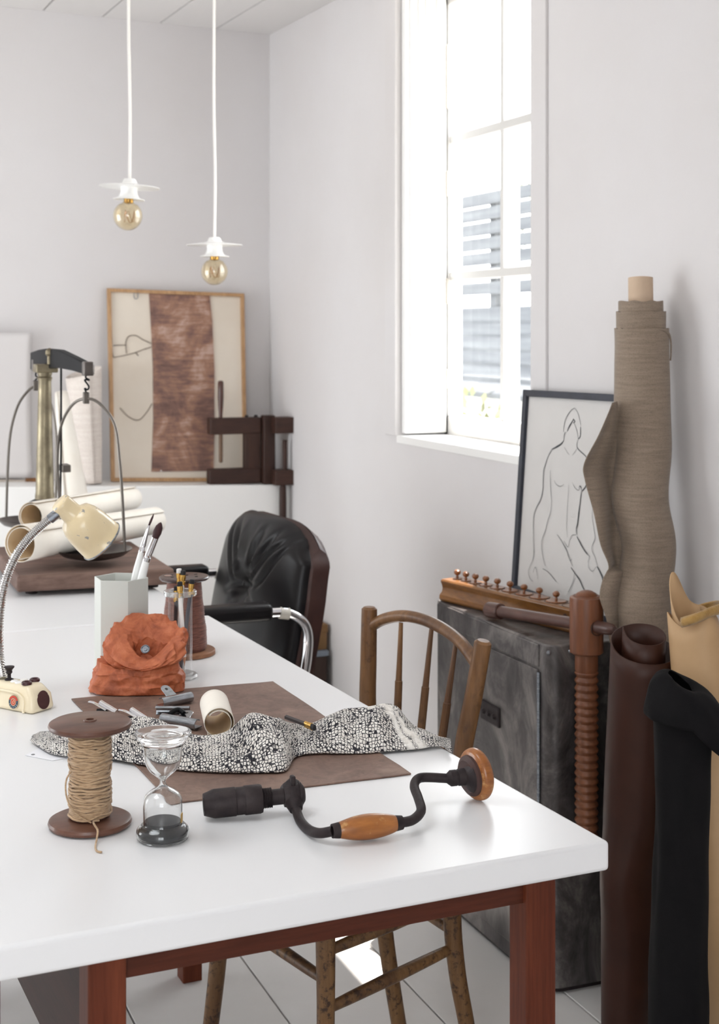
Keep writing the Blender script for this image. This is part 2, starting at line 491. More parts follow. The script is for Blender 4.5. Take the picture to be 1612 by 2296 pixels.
def shrub(nm, lab, c, r):
    t = thing(nm, lab, 'shrub', (c[0], c[1], -0.4), 'garden shrubs outside')
    stem = MB().tube([(c[0], c[1], -0.4), (c[0] + .02, c[1], c[2])], [0.03, 0.012], 8)
    obj('stem', stem, M['mahog'], t)
    mb = MB()
    for i in range(420):
        p = Vector((random.gauss(0, 1), random.gauss(0, 1), random.gauss(0, 1))).normalized() * r * random.uniform(0.35, 1)
        p.z *= 1.2
        p += Vector(c)
        a = Vector((random.uniform(-1, 1), random.uniform(-1, 1), random.uniform(-1, 1))).normalized() * 0.05
        b = a.cross(Vector((random.uniform(-1, 1), random.uniform(-1, 1), 1))).normalized() * 0.02
        mb.add([p - a, p + b, p + a, p - b], [(0, 1, 2, 3)])
    o = obj('foliage', mb, mat('leaf_green', (120, 128, 92), 0.6, col2=(160, 160, 120), ns=9), t, smooth=0); o['kind'] = 'stuff'
shrub('garden_shrub', 'loose green shrub outside below the lowest pane', (4.0, 8.1, 0.55), 0.42)
shrub('garden_shrub', 'pale shrub growing up behind the slatted fence', (5.3, 9.2, 2.2), 0.55)


# ------------------------------------------------------------------ white tables
ta = math.radians(2.6)
EX = Vector((math.cos(ta), math.sin(ta), 0)); EY = Vector((-math.sin(ta), math.cos(ta), 0))
TC = Vector((0.933, 1.516, 0))
def T(u, v, z): return TC + EX * u + EY * v + Vector((0, 0, z))
def tbox(mb, u0, u1, v0, v1, z0, z1):
    return mb.hexa([T(u0, v0, z0), T(u1, v0, z0), T(u1, v1, z0), T(u0, v1, z0)], [T(u0, v0, z1), T(u1, v0, z1), T(u1, v1, z1), T(u0, v1, z1)])
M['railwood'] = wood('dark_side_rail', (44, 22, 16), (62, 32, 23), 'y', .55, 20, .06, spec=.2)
def make_table(v0, v1, du, lab, left=-1.05):
    t = thing('work_table', lab, 'table', tuple(T(-0.5, (v0 + v1) / 2, 0)), 'white work tables')
    obj('tabletop', tbox(MB(), left + du, du, v0, v1, 0.714, 0.75), M['table'], t, bevel=0.005, bseg=3)
    for ua, ub in ((-0.628 + du, -0.045 + du), (left + .05 + du, -0.72 + du)):
        for u in (ua, ub - 0.042):
            for v in (v0 + 0.05, v1 - 0.092):
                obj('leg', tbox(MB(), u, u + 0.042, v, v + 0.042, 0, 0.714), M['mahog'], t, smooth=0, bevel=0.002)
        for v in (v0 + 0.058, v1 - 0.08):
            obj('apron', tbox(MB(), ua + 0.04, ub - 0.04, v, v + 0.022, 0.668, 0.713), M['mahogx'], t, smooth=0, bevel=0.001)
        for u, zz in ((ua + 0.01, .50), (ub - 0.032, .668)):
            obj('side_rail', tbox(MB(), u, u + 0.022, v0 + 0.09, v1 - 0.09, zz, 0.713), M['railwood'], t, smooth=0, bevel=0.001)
make_table(0, 1.53, 0, 'white table nearest the viewer, with the hand brace and jute spool on it', -1.3)
make_table(1.533, 2.45, -0.012, 'white table further back, carrying the old balance scale')

# ------------------------------------------------------------------ spindle-back chair
M['beech'] = wood('worn_beech', (88, 58, 36), (138, 100, 64), 'z', 0.38, 16, 0.12, wear=((70, 44, 28), 30, 0.55, 0.72))
M['beech_d'] = wood('worn_beech_leg', (84, 56, 34), (132, 98, 62), 'z', 0.45, 16, 0.12, wear=((58, 38, 26), 60, 0.52, 0.62))
ch = thing('spindle_chair', 'old bentwood chair with a bowed top rail and turned spindles beside the table', 'chair', (0.97, 2.35, 0))
post_n = [(1.1263,2.2421,0.8294), (1.1157,2.2571,0.7351), (1.1014,2.2736,0.6238), (1.0913,2.2884,0.4499)]
leg_n = [(1.0913,2.2884,0.4499), (1.0941,2.298,0.3358), (1.1043,2.2994,0.2396), (1.1218,2.2977,0.1461), (1.1497,2.2974,-0)]
post_f = [(1.057,2.5929,0.8302), (1.0554,2.5935,0.7309), (1.0546,2.5939,0.6272), (1.0612,2.5804,0.4518)]
leg_f = [(1.0612,2.5804,0.4518), (1.0765,2.5636,0.221), (1.1012,2.5537,0.0409), (1.1084,2.5508,0.0006)]
for p in (leg_n, leg_f): p[-1] = (p[-1][0], p[-1][1], 0.001)
for pts in (post_n, post_f):
    c = catmull(pts, 8)
    c = [c[0] + (c[0] - c[1]).normalized() * 0.004] + c
    rr = [0.0105] + [lerp(0.0152, 0.0172, i / (len(c) - 2)) for i in range(len(c) - 1)]
    obj('back_post', MB().tube(c, rr, 16), M['beech'], ch)
for pts in (leg_n, leg_f, [(0.8163,2.1937,0.4533), (0.8177,2.1932,0.3523), (0.8177,2.1932,0.2469), (0.815,2.1943,0.0008)], [(0.7504,2.5216,0.4503), (0.7397,2.5367,0.2505), (0.7254,2.5424,0.1077), (0.7118,2.5478,0.0006)]):
    c = catmull(pts, 8)
    c = [Vector((p.x, p.y, max(p.z, 0.001))) for p in c]
    obj('leg', MB().tube(c, [lerp(0.0170, 0.0135, i / (len(c) - 1)) for i in range(len(c))], 16), M['beech_d'], ch)
bow = catmull([(1.0591,2.5888,0.7971), (1.0726,2.5543,0.8163), (1.0908,2.504,0.8302), (1.1112,2.4474,0.8308), (1.1204,2.3737,0.8237), (1.1218,2.3085,0.8109), (1.1224,2.2566,0.7873)], 8)
obj('top_rail', MB().tube(bow, 0.0112, 14), M['beech'], ch)
for a, b, s in (((1.0881,2.5105,0.8166), (1.0689,2.502,0.4505), .30), ((1.1129,2.4252,0.8242), (1.075,2.4349,0.4502), .30), ((1.1195,2.3364,0.8119), (1.0693,2.3511,0.45), .30)):
    ts = [0, .1, .2, s - .004, s, s + .02, .5, .8, 1]
    rs = [.0042, .0048, .0054, .0062, .0074, .0074, .0078, .0072, .006]
    obj('spindle', MB().tube([L3(a, b, t) for t in ts], rs, 10), M['beech'], ch)
sp = [Vector((0.8163,2.1937,0.4533)), Vector((1.0913,2.2884,0.4499)), Vector((1.0612,2.5804,0.4518)), Vector((0.7504,2.5216,0.4503))]
sc_ = sum(sp, Vector()) / 4
ring = []
for i in range(4):
    a, b = sp[i], sp[(i + 1) % 4]
    ring += [sc_ + (a - sc_) * 1.10, sc_ + (a.lerp(b, .5) - sc_) * 1.16]
ring = [Vector((p.x, p.y, 0.438)) for p in catmull(ring, 5, True)]
obj('seat', MB().prism(ring, (0, 0, 0.024)), M['beech_d'], ch, bevel=0.008)
for a, b in (((0.8275,2.1946,0.272), (1.0963,2.3026,0.282)), ((0.8275,2.1946,0.3653), (1.0912,2.2992,0.3687)), ((0.8198,2.2031,0.3139), (0.745,2.5345,0.3154)), ((1.0963,2.3026,0.3126), (1.0673,2.5726,0.3117)), ((0.745,2.5345,0.2748), (1.0705,2.5714,0.2704))):
    obj('stretcher', MB().tube([L3(a, b, t) for t in (0, .15, .5, .85, 1)], [.0085, .0098, .0112, .0098, .0085], 12), M['beech_d'], ch)

# ------------------------------------------------------------------ leather armchair
M['leather'] = mat('black_brown_leather', (11, 9, 13), 0.36, spec=.32, col2=(17, 12, 13), ns=8, bs=160, bst=0.18, bd=0.0006)
M['leather_b'] = mat('red_brown_leather', (50, 26, 22), 0.45, col2=(64, 36, 30), ns=14, bs=180, bst=0.25, bd=0.0006, bstr=(1, 1, 3))
ac = thing('armchair', 'dark buttoned leather armchair with chrome tube frame behind the table', 'chair', (1.0, 3.63, 0))
YC = 3.635
def bk(s, t, off):
    """backrest: s -1 near .. 1 far, t 0 bottom .. 1 top"""
    hw = interp([(0, .258), (.5, .262), (.85, .25), (1, .222)], t)
    z = lerp(0.40, 0.885, t) - 0.060 * (abs(s) ** 4.5) * max(0, t - .6) / .4
    y = YC + s * hw
    x = 1.106 + (z - 0.45) * 0.19 - 0.10 * (y - YC) + 0.03 * s * s - off
    return Vector((x, y, z))
CREASES = [(-.045, -.165, .009), (-.030, -.115, .011), (-.014, -.06, .012), (-.004, -.012, .010), (.008, .030, .013), (.02, .085, .010), (.05, .15, .008), (-.09, -.20, .007)]
def cushion(u, v):
    # u closed round front/back, v bottom..top
    a = u * 2 * PI
    s = -math.cos(a)
    s = math.copysign(abs(s) ** 0.6, s) * .985
    front = math.sin(a)
    e = (1 - abs(2 * v - 1) ** 5) ** .5 if 0 < v < 1 else 0.0
    th = (0.046 if front > 0 else 0.012) * abs(front) ** .55 * max(e, .02)
    if front > 0:
        p = bk(s, v, 0)
        dy, dz = (p.y - 3.625), (p.z - 0.705)
        r = math.hypot(dy, dz); ph = math.atan2(dz, dy)
        th -= 0.030 * math.exp(-(r / 0.035) ** 2)
        for d0, d1, dp in CREASES:
            tt = (p.z - .715) / .125
            if -.1 < tt < 1.25:
                ln = lerp(d0, d1, tt) + .006 * math.sin(tt * 4 + d1 * 40)
                wv = .0075 + .004 * tt
                fade = max(0, min(1, (tt + .1) * 5)) * max(0, min(1, (1.25 - tt) * 2.2))
                th -= dp * fade * (math.exp(-((dy - ln) / wv) ** 2) - .55 * math.exp(-((dy - ln - 2.1 * wv) / (1.5 * wv)) ** 2))
        for an in (-2.75, -2.3, -1.9, -1.2, -.75, -.3, 3.0):
            da = (ph - an + PI) % (2 * PI) - PI
            if abs(da) < 1:
                th -= .008 * math.exp(-(math.sin(da) * r / .0075) ** 2) * math.exp(-((r - .045) / .035) ** 2)
        if p.z > 0.70:
            pass
        th -= 0.012 * math.exp(-((p.z - 0.50) / 0.02) ** 2)
    return bk(s, v, th * (1 if front > 0 else -1))
obj('back_cushion', MB().grid(cushion, 300, 150, closeu=True), M['leather'], ac, smooth=180)
def shell(u, v):
    a = u * 2 * PI
    s = -math.cos(a); s = math.copysign(min(1, abs(s) * 1.25) ** 0.5, s)
    q = math.sin(a); q = math.copysign(min(1, abs(q) * 1.25) ** .5, q)
    e = (1 - abs(2 * v - 1) ** 14) ** .5 if 0 < v < 1 else 0.0
    c = bk(s * 1.012, v * .992, -0.026)
    return c + Vector((q * -0.027 * max(e, .05), 0, 0))
obj('back_shell', MB().grid(shell, 48, 30, closeu=True), M['leather_b'], ac, smooth=60)
obj('button', MB().lathe([(0, .004), (.006, .003), (.008, 0)], 12, (bk(0, .63, 0.028)), (-1, 0, .2)), M['leather'], ac)
obj('seat_cushion', MB().box((0.74, 3.40, 0.36), (1.16, 3.87, 0.46)), M['leather'], ac, bevel=0.035, bseg=4)
for ys, xs in ((3.338, 0.877), (3.945, 0.89)):
    pad = MB().box((xs, ys - 0.03, 0.668), (xs + 0.225, ys + 0.03, 0.710))
    obj('arm_pad', pad, M['leather'], ac, bevel=0.014, bseg=4)
    path = catmull([(xs - .05, ys, .62), (xs + .0, ys, .675), (xs + .1, ys, .684), (xs + .225, ys, .684), (xs + .275, ys, .678), (xs + .315, ys, .645), (xs + .320, ys, .58), (xs + .295, ys, .46), (xs + .20, ys, .10), (xs + .17, ys, .025), (xs + .12, ys, .0125), (xs - .25, ys, .0125)], 8)
    obj('chrome_tube', MB().tube(path, 0.0125, 14), M['chrome'], ac)
    obj('clamp_sleeve', MB().tube([(xs + .248, ys, .682), (xs + .272, ys, .678)], 0.0145, 12), mat('pale_plastic', (205, 200, 190), .5), ac)
obj('cross_tube', MB().tube([(1.05, 3.338, .0125), (1.05, 3.945, .0125)], 0.0115, 12), M['chrome'], ac)
obj('seat_frame', MB().tube([(1.15, 3.338, .34), (1.15, 3.945, .34)], 0.0115, 12), M['chrome'], ac)

# books and box on the floor against the window wall
bx = thing('file_box', 'brown cardboard box on top of the books behind the armchair', 'box', (1.64, 4.72, 0.275))
mcard = mat('brown_card', (112, 82, 50), 0.8, col2=(128, 96, 62), ns=12)
obj('body', MB().box((1.54, 4.64, 0.276), (1.735, 4.83, 0.345)), mcard, bx, smooth=0, bevel=0.002)
obj('lid', MB().box((1.537, 4.637, 0.335), (1.738, 4.833, 0.362)), mcard, bx, smooth=0, bevel=0.002)
tag(obj('folder', MB().box((1.52, 4.62, 0.258), (1.735, 4.84, 0.275)), mat('blue_grey_card', (120, 128, 138), 0.7), smooth=0, bevel=0.002), 'thin blue-grey folder lying under the brown cardboard box', 'folder')
xx = 1.50
for wd, cl, lab in ((.045, (186, 176, 165), 'pale grey book standing nearest the armchair'), (.04, (66, 50, 34), 'dark brown book second from the armchair'), (.05, (92, 64, 40), 'tan spined book third from the armchair'), (.045, (30, 28, 32), 'black book fourth from the armchair'), (.05, (52, 34, 26), 'dark maroon book against the window wall')):
    b = thing('book', lab, 'book', (xx + wd / 2, 4.72, 0), 'books standing behind the armchair')
    cm = mat('book_cloth', cl, 0.7)
    obj('spine', MB().box((xx, 4.622, 0.0), (xx + wd - .002, 4.629, 0.257)), cm, b, smooth=0, bevel=.002)
    for q in (xx, xx + wd - .006):
        obj('cover', MB().box((q, 4.628, 0.0), (q + .004, 4.82, 0.257)), cm, b, smooth=0)
    obj('pages', MB().box((xx + .004, 4.63, 0.004), (xx + wd - .006, 4.815, 0.250)), M['paper'], b, smooth=0)
    xx += wd

# ------------------------------------------------------------------ metal cabinet
def metal_mat():
    m, N, L, B = nodes_of('worn_sheet_metal')
    v = coords(N, L, (1, 1, 0.6))
    f = ntex(N, L, v, 9, 10, .72, .6)
    L.new(ramp(N, L, f, [(.32, lin((46, 42, 42))), (.5, lin((86, 81, 80))), (.68, lin((136, 130, 126)))]), B.inputs['Base Color'])
    L.new(ramp(N, L, ntex(N, L, v, 18, 6), [(.3, (.28, .28, .28, 1)), (.7, (.55, .55, .55, 1))]), B.inputs['Roughness'])
    B.inputs['Metallic'].default_value = .4
    bump(N, L, B, ntex(N, L, v, 60, 5), .15, .0008)
    return m
M['metal'] = metal_mat()
CX0, CX1, CY0, CY1, CZ = 1.463, 1.742, 2.612, 3.180, 0.72
cb = thing('metal_cabinet', 'low dark sheet-metal cabinet standing against the window wall', 'cabinet', ((CX0 + CX1) / 2, (CY0 + CY1) / 2, 0))
def rrect(x0, x1, y0, y1, r, z):
    pts = []
    for cx, cy, a0 in ((x0 + r, y0 + r, PI), (x1 - r, y0 + r, 1.5 * PI), (x1 - r, y1 - r, 0), (x0 + r, y1 - r, .5 * PI)):
        for k in range(7):
            a = a0 + k / 6 * PI / 2
            pts.append(Vector((cx + r * math.cos(a), cy + r * math.sin(a), z)))
    return pts
obj('body', MB().prism(rrect(CX0, CX1, CY0, CY1, .032, .012), (0, 0, CZ - .012)), M['metal'], cb, bevel=.003)
obj('plinth', MB().prism(rrect(CX0 + .012, CX1, CY0 + .012, CY1 - .10, .03, 0), (0, 0, .014)), M['iron'], cb)
dr = obj('door', MB().box((CX0 - .006, CY0 + .040, .05), (CX0 + .004, CY0 + .335, CZ - .055)), M['metal'], cb, smooth=0, bevel=.002)
obj('lid_flange', MB().box((CX0 - .004, CY0 + .04, CZ - .05), (CX0 + .002, CY1 - .03, CZ - .004)), M['metal'], cb, smooth=0, bevel=.002)
obj('hinge_rod', MB().tube([(CX0 - .004, CY0 + .037, .05), (CX0 - .004, CY0 + .037, CZ - .06)], .0035, 8), M['steel'], dr)
lt = obj('latch_plate', MB().box((CX0 - .012, 2.815, .50), (CX0 - .004, 2.905, .545)), M['iron'], dr, smooth=0, bevel=.004)
for yy in (2.835, 2.86, 2.885):
    obj('latch_stud', MB().lathe([(0, .006), (.005, .005), (.007, 0)], 10, (CX0 - .012, yy, .522), (-1, 0, 0)), M['iron'], dr)
for p, n in (((CX0 + .006, CY0 + .012, CZ - .016), (-.7, -.7, 0)), ((CX0 + .05, CY0 - .001, CZ - .014), (0, -1, 0)), ((CX0 + .006, CY0 + .012, .03), (-.7, -.7, 0))):
    obj('rivet', MB().lathe([(0, .003), (.003, .0025), (.005, 0)], 10, p, n), M['steel'], cb)

# ------------------------------------------------------------------ weight block with knobbed weights
M['block'] = wood('honey_wood', (100, 62, 28), (142, 96, 50), 'y', 0.3, 16, 0.08, coat=.25)
M['knob'] = wood('turned_knob', (112, 66, 36), (150, 96, 56), 'z', 0.28, 30, 0.3, coat=.3)
ga = Vector((1.468, 3.150, 0)); gb = Vector((1.574, 2.690, 0))
gd = (gb - ga).normalized(); gn = Vector((-gd.y, gd.x, 0))
gl = (gb - ga).length
bt = thing('weight_block', 'long honey-coloured wooden block with a row of sockets on the metal cabinet', 'weight block', tuple(ga.lerp(gb, .5) + Vector((0, 0, CZ))))
prof = [(0.0, 0.0), (0.062, 0), (0.062, .052), (.004, .052), (.0, .047), (.004, .038), (.006, .030), (.004, .022), (-.003, .015), (-.004, .006)]
mb = MB().prism([ga + gn * a + Vector((0, 0, CZ + .0008 + b)) for a, b in prof], gd * gl)
obj('body', mb, M['block'], bt, bevel=.0015)
ks = []
s = .022
for i in range(10):
    r = lerp(.0085, .023, (i / 9) ** 1.1)
    ks.append((s, r)); s += r + lerp(.0085, .023, (min(i + 1, 9) / 9) ** 1.1) + lerp(.010, .006, i / 9)
tot = ks[-1][0] + ks[-1][1] + .012
ords = ['smallest', 'second smallest', 'third smallest', 'fourth smallest', 'fifth smallest', 'sixth smallest', 'fourth largest', 'third largest', 'second largest', 'largest']
msock = mat('socket_shadow', (60, 34, 20), .7)
for i, (sv, r) in enumerate(ks):
    sv = sv * gl / tot; r = r * gl / tot
    c = ga + gd * sv + gn * .032 + Vector((0, 0, CZ + .0528))
    obj('socket', MB().lathe([(r + .0015, -.02), (r + .0015, .0006), (r, .0006), (r, -.02)], 24, c), msock, bt)
    dz = -.012 if i == 9 else .0012
    wgt = thing('knobbed_weight', '%s turned wooden weight with a knob, set in the long block' % ords[i], 'weight', tuple(c + Vector((0, 0, dz - .0))), 'knobbed weights in the block')
    c2 = c + Vector((0, 0, dz))
    obj('disc', MB().lathe([(0, -.006), (r * .94, -.006), (r * .94, 0), (r * .9, .001), (0, .001)], 24, c2), M['knob'], wgt)
    k_ = .0084 if i else .0088
    obj('knob', MB().lathe([(.003, 0), (.0034, .004), (.0026, .007), (k_ * .8, .010), (k_, .014), (k_ * .85, .018), (k_ * .4, .0205), (0, .021)], 16, c2 + Vector((0, 0, .001))), M['knob'], wgt)

# ------------------------------------------------------------------ wooden press screw
M['pear'] = wood('reddish_turned_wood', (98, 56, 34), (138, 86, 56), 'z', 0.4, 12, 0.12)
M['pear_y'] = wood('dark_handle_wood', (70, 46, 40), (98, 68, 58), 'y', 0.35, 14, 0.1)
tx, ty = 1.529, 2.574
ps = thing('press_screw', 'wooden press screw with threaded shaft hanging by its cross handle at the cabinet end', 'press screw', (tx, ty, .31))
hp = [(0, .708), (.0285, .708), (.0342, .712), (.0346, .755), (.0346, .820), (.0338, .824), (.0285, .826), (.0268, .8275), (.0230, .8275), (.0195, .832), (.011, .8365), (0, .8375)]
obj('head', MB().lathe(hp, 40, (tx, ty, 0)), M['pear'], ps)
pr = [(0.0, 0.31), (.0215, 0.31)]
z = .314
while z < .665:
    pr += [(.0200, z), (.0245, z + .0072), (.0245, z + .0083)]; z += .0158
pr += [(.0222, .672), (.0234, .676), (.0232, .709), (0, .709)]
obj('threaded_shaft', MB().lathe(pr, 36, (tx, ty, 0)), M['pear'], ps, smooth=50)
hc = Vector((tx, ty, .766))
h0 = Vector((1.483, 2.872, .744)); hd = (h0 - hc).normalized()
def on(t): return hc + hd * t
HL = (h0 - hc).length
obj('handle', MB().tube([on(-.088), on(-.084), on(-.071), on(-.054), on(-.032), on(0), on(.05), on(HL)], [.0065, .0098, .0122, .0128, .0128, .0128, .0122, .0130], 18), M['pear_y'], ps)
obj('handle_collar', MB().tube([on(HL - .006), on(HL - .004), on(HL + .038), on(HL + .043)], [.015, .0178, .0178, .014], 20), M['pear_y'], ps)
ho = hc + Vector((hd.x, hd.y, 0)).normalized() * -.0340
obj('bore', MB().lathe([(.0136, 0), (.0158, .0008), (.0158, -.002)], 20, ho, -hd), msock, ps)

# ------------------------------------------------------------------ framed figure drawing
fd = thing('framed_drawing', 'black framed line drawing of a standing figure leaning above the metal cabinet', 'framed drawing', (1.70, 2.92, CZ))
cor = {'bl': Vector((1.682, 3.197, .7215)), 'tl': Vector((1.7165, 3.197, 1.222)), 'br': Vector((1.682, 2.634, .7215)), 'tr': Vector((1.7165, 2.634, 1.229))}
Mfr = mat('blue_black_frame', (38, 40, 50), .45, col2=(48, 52, 64), ns=20)
Mpap = mat('drawing_paper', (206, 203, 200), .75, col2=(199, 196, 193), ns=3)
fx = Vector((.018, 0, -.0013))
def inset(c, d):
    k = {'bl': (-1, 1), 'tl': (-1, -1), 'br': (1, 1), 'tr': (1, -1)}[c]
    return cor[c] + Vector((0, k[0] * d, 0)) + (cor['tl'] - cor['bl']).normalized() * d * k[1]
for a, b in (('bl', 'tl'), ('tl', 'tr'), ('tr', 'br'), ('br', 'bl')):
    q = [cor[a], cor[b], inset(b, .0165), inset(a, .0165)]
    nrm = (q[1] - q[0]).cross(q[2] - q[0])
    if nrm.x > 0: q.reverse()
    obj('frame_rail', MB().hexa([p + fx for p in q], q), Mfr, fd, smooth=0, bevel=.0012)
q = [inset(c, .012) + fx * .55 for c in ('bl', 'br', 'tr', 'tl')]
pp = obj('paper', MB().hexa([p + fx * .25 for p in q], q), Mpap, fd, smooth=0)
ink = mat('charcoal_line', (52, 56, 60), .9)
SK = [
 (3.2, [(2.9554,1.1877), (2.9737,1.1785), (2.9924,1.1600), (2.9979,1.1442), (2.9981,1.1288)]),
 (2.2, [(2.9554,1.1877), (2.9393,1.1782), (2.9278,1.1615), (2.9221,1.1489)]),
 (5, [(2.9225,1.1456), (2.9208,1.1252), (2.9291,1.1169)]),
 (2.4, [(2.9291,1.1169), (2.9384,1.1370), (2.9543,1.1545)]),
 (6, [(2.9553,1.1625), (2.9640,1.1528), (2.9756,1.1412), (2.9809,1.1317)]),
 (4, [(2.9587,1.1619), (2.9495,1.1570), (2.9566,1.1522)]),
 (3.5, [(2.9903,1.1293), (2.9949,1.1202), (2.9948,1.1092)]),
 (7, [(2.9948,1.1092), (3.0077,1.0995), (3.0310,1.0900), (3.0484,1.0843)]),
 (4.5, [(3.0484,1.0843), (3.0643,1.0663), (3.0753,1.0452), (3.0820,1.0289), (3.0812,1.0020), (3.0801,0.9864), (3.0874,0.9609), (3.1055,0.9386), (3.1168,0.9169), (3.1145,0.8855), (3.1095,0.8545)]),
 (3.5, [(3.1095,0.8545), (3.1041,0.8282), (3.1082,0.8096)]),
 (2, [(3.1082,0.8096), (3.1195,0.7943), (3.1261,0.7797), (3.1156,0.7655), (3.0998,0.7602)]),
 (2.2, [(3.1026,0.7811), (3.0937,0.7960), (3.0845,0.7862), (3.0776,0.7693)]),
 (2.6, [(3.0568,0.7976), (3.0313,0.7944), (3.0030,0.7834), (2.9879,0.7771)]),
 (2.6, [(3.0496,1.0340), (3.0462,1.0076), (3.0398,0.9793), (3.0328,0.9601)]),
 (3, [(3.0346,0.9599), (3.0360,0.9354), (3.0475,0.9118), (3.0550,0.8886), (3.0688,0.8645), (3.0676,0.8446), (3.0580,0.8237), (3.0456,0.8059)]),
 (3.4, [(2.9316,1.1159), (2.9328,1.0985), (2.9156,1.0890), (2.8936,1.0811), (2.8853,1.0739)]),
 (1.6, [(2.9916,1.0941), (2.9747,1.0822), (2.9646,1.0776)]),
 (1.6, [(2.9331,1.0942), (2.9426,1.0848), (2.9503,1.0776)]),
 (1.8, [(3.0286,1.0115), (3.0178,1.0037), (2.9973,1.0003), (2.9806,1.0074)]),
 (1.8, [(2.9439,1.0154), (2.9328,1.0057), (2.9172,0.9997), (2.9084,1.0038)]),
 (4, [(2.9113,1.0035), (2.9092,1.0102), (2.9029,1.0065), (2.9013,1.0003)]),
 (5, [(2.8760,1.0220), (2.8868,1.0082), (2.9002,0.9983)]),
 (6.5, [(2.9002,0.9983), (2.9028,0.9787), (2.9061,0.9506), (2.9088,0.9245), (2.9126,0.9112), (2.9090,0.8988)]),
 (1.8, [(2.9591,1.0095), (2.9589,0.9835), (2.9591,0.9400), (2.9566,0.9100), (2.9502,0.8870)]),
 (2.2, [(2.9109,0.8975), (2.9296,0.8940), (2.9398,0.8797), (2.9453,0.8649), (2.9662,0.8761)]),
 (3.2, [(2.9984,0.8871), (2.9770,0.8747), (2.9507,0.8566), (2.9356,0.8393), (2.9188,0.8247)]),
 (6, [(2.9085,0.8946), (2.8898,0.8801), (2.8717,0.8677), (2.8564,0.8604)]),
 (2, [(2.8564,0.8604), (2.8477,0.8564), (2.8542,0.8428)]),
 (2.4, [(2.8454,0.9724), (2.8464,0.9470), (2.8349,0.9190), (2.8287,0.9010), (2.8399,0.8764), (2.8235,0.8578), (2.8137,0.8426)]),
 (2, [(2.8487,0.8479), (2.8490,0.8331), (2.8318,0.8263), (2.8153,0.8393)]),
 (6, [(2.8134,0.8406), (2.7980,0.8284), (2.7866,0.8157), (2.7853,0.7953)]),
 (5.5, [(2.9256,0.8204), (2.9063,0.8095), (2.8839,0.7981), (2.8676,0.7838), (2.8497,0.7721)]),
 (3, [(2.9087,0.8112), (2.9108,0.7938), (2.9212,0.7750), (2.9324,0.7624)]),
 (2, [(2.9454,0.8487), (2.9309,0.8357), (2.9239,0.8411)]),
]
for wd, pts in SK:
    c = catmull([(0, a, b) for a, b in pts], 5)
    mb = MB(); vs_ = []; n = len(c)
    for i, p in enumerate(c):
        d = (c[min(i + 1, n - 1)] - c[max(i - 1, 0)]).normalized(); sd = Vector((0, -d.z, d.y))
        w_ = wd * .00029 * (.55 + .45 * math.sin(PI * min(1, max(0, i / (n - 1)))) + .2 * noise.noise(p * 60))
        for k in (-1, 1):
            q = p + sd * w_ * k
            vs_.append((1.68 + (q.z - .72) * .072 + .0092, q.y, q.z))
    mb.add(vs_, [(2 * i, 2 * i + 1, 2 * i + 3, 2 * i + 2) for i in range(n - 1)])
    obj('ink_line', mb, ink, pp, smooth=0)


# ------------------------------------------------------------------ rolls leaning by the window wall
def weave(name, c1, c2, c3, rough=.85, fine=900, slub=(4, 4, 55), bst=.35):
    m, N, L, B = nodes_of(name)
    f = ntex(N, L, coords(N, L, slub), 4, 4, .6)
    a = ramp(N, L, f, [(.32, lin(c1)), (.5, lin(c2)), (.7, lin(c3))])
    v2 = coords(N, L, (1, 1, .35)); g = ntex(N, L, v2, fine, 2, .5)
    v3 = coords(N, L, (.5, .5, 1.4)); h = ntex(N, L, v3, fine * .7, 2, .5)
    mx = N.new('ShaderNodeMixRGB'); mx.blend_type = 'MULTIPLY'; mx.inputs[0].default_value = .55
    ad = N.new('ShaderNodeMath'); ad.operation = 'ADD'; L.new(g, ad.inputs[0]); L.new(h, ad.inputs[1])
    L.new(a, mx.inputs[1]); L.new(ramp(N, L, ad.outputs[0], [(.75, (.55, .52, .5, 1)), (1.0, (1, 1, 1, 1))]), mx.inputs[2])
    L.new(mx.outputs[0], B.inputs['Base Color'])
    B.inputs['Roughness'].default_value = rough; B.inputs['Sheen Weight'].default_value = .15
    bump(N, L, B, ad.outputs[0], bst, .0008)
    return m
M['linen'] = weave('natural_linen', (126, 110, 95), (135, 119, 103), (144, 128, 112))
M['tubecard'] = mat('cardboard_tube', (186, 162, 138), .7, col2=(196, 172, 148), ns=15)

def spiral(base, top, rb, rt, turns=1.6, rin=.45, phase=0.0, nu=72, nv=24, cut=None, wob=None, over=0.0):
    base = Vector(base); top = Vector(top)
    ax = (top - base).normalized()
    q = Vector((0, 0, 1)).rotation_difference(ax).to_matrix()
    LN = (top - base).length
    def f(u, v):
        a = phase + u * turns * 2 * PI
        k = 1 - (1 - rin) * max(0.0, min(1.0, (1 - u)))
        r = lerp(rb, rt, v) * k
        if wob: r += wob(a, v, u)
        h = v * LN
        if cut: h *= 1 + cut(u, a) / LN
        return base + q @ Vector((r * math.cos(a), r * math.sin(a), h))
    return MB().grid(f, nu, nv)

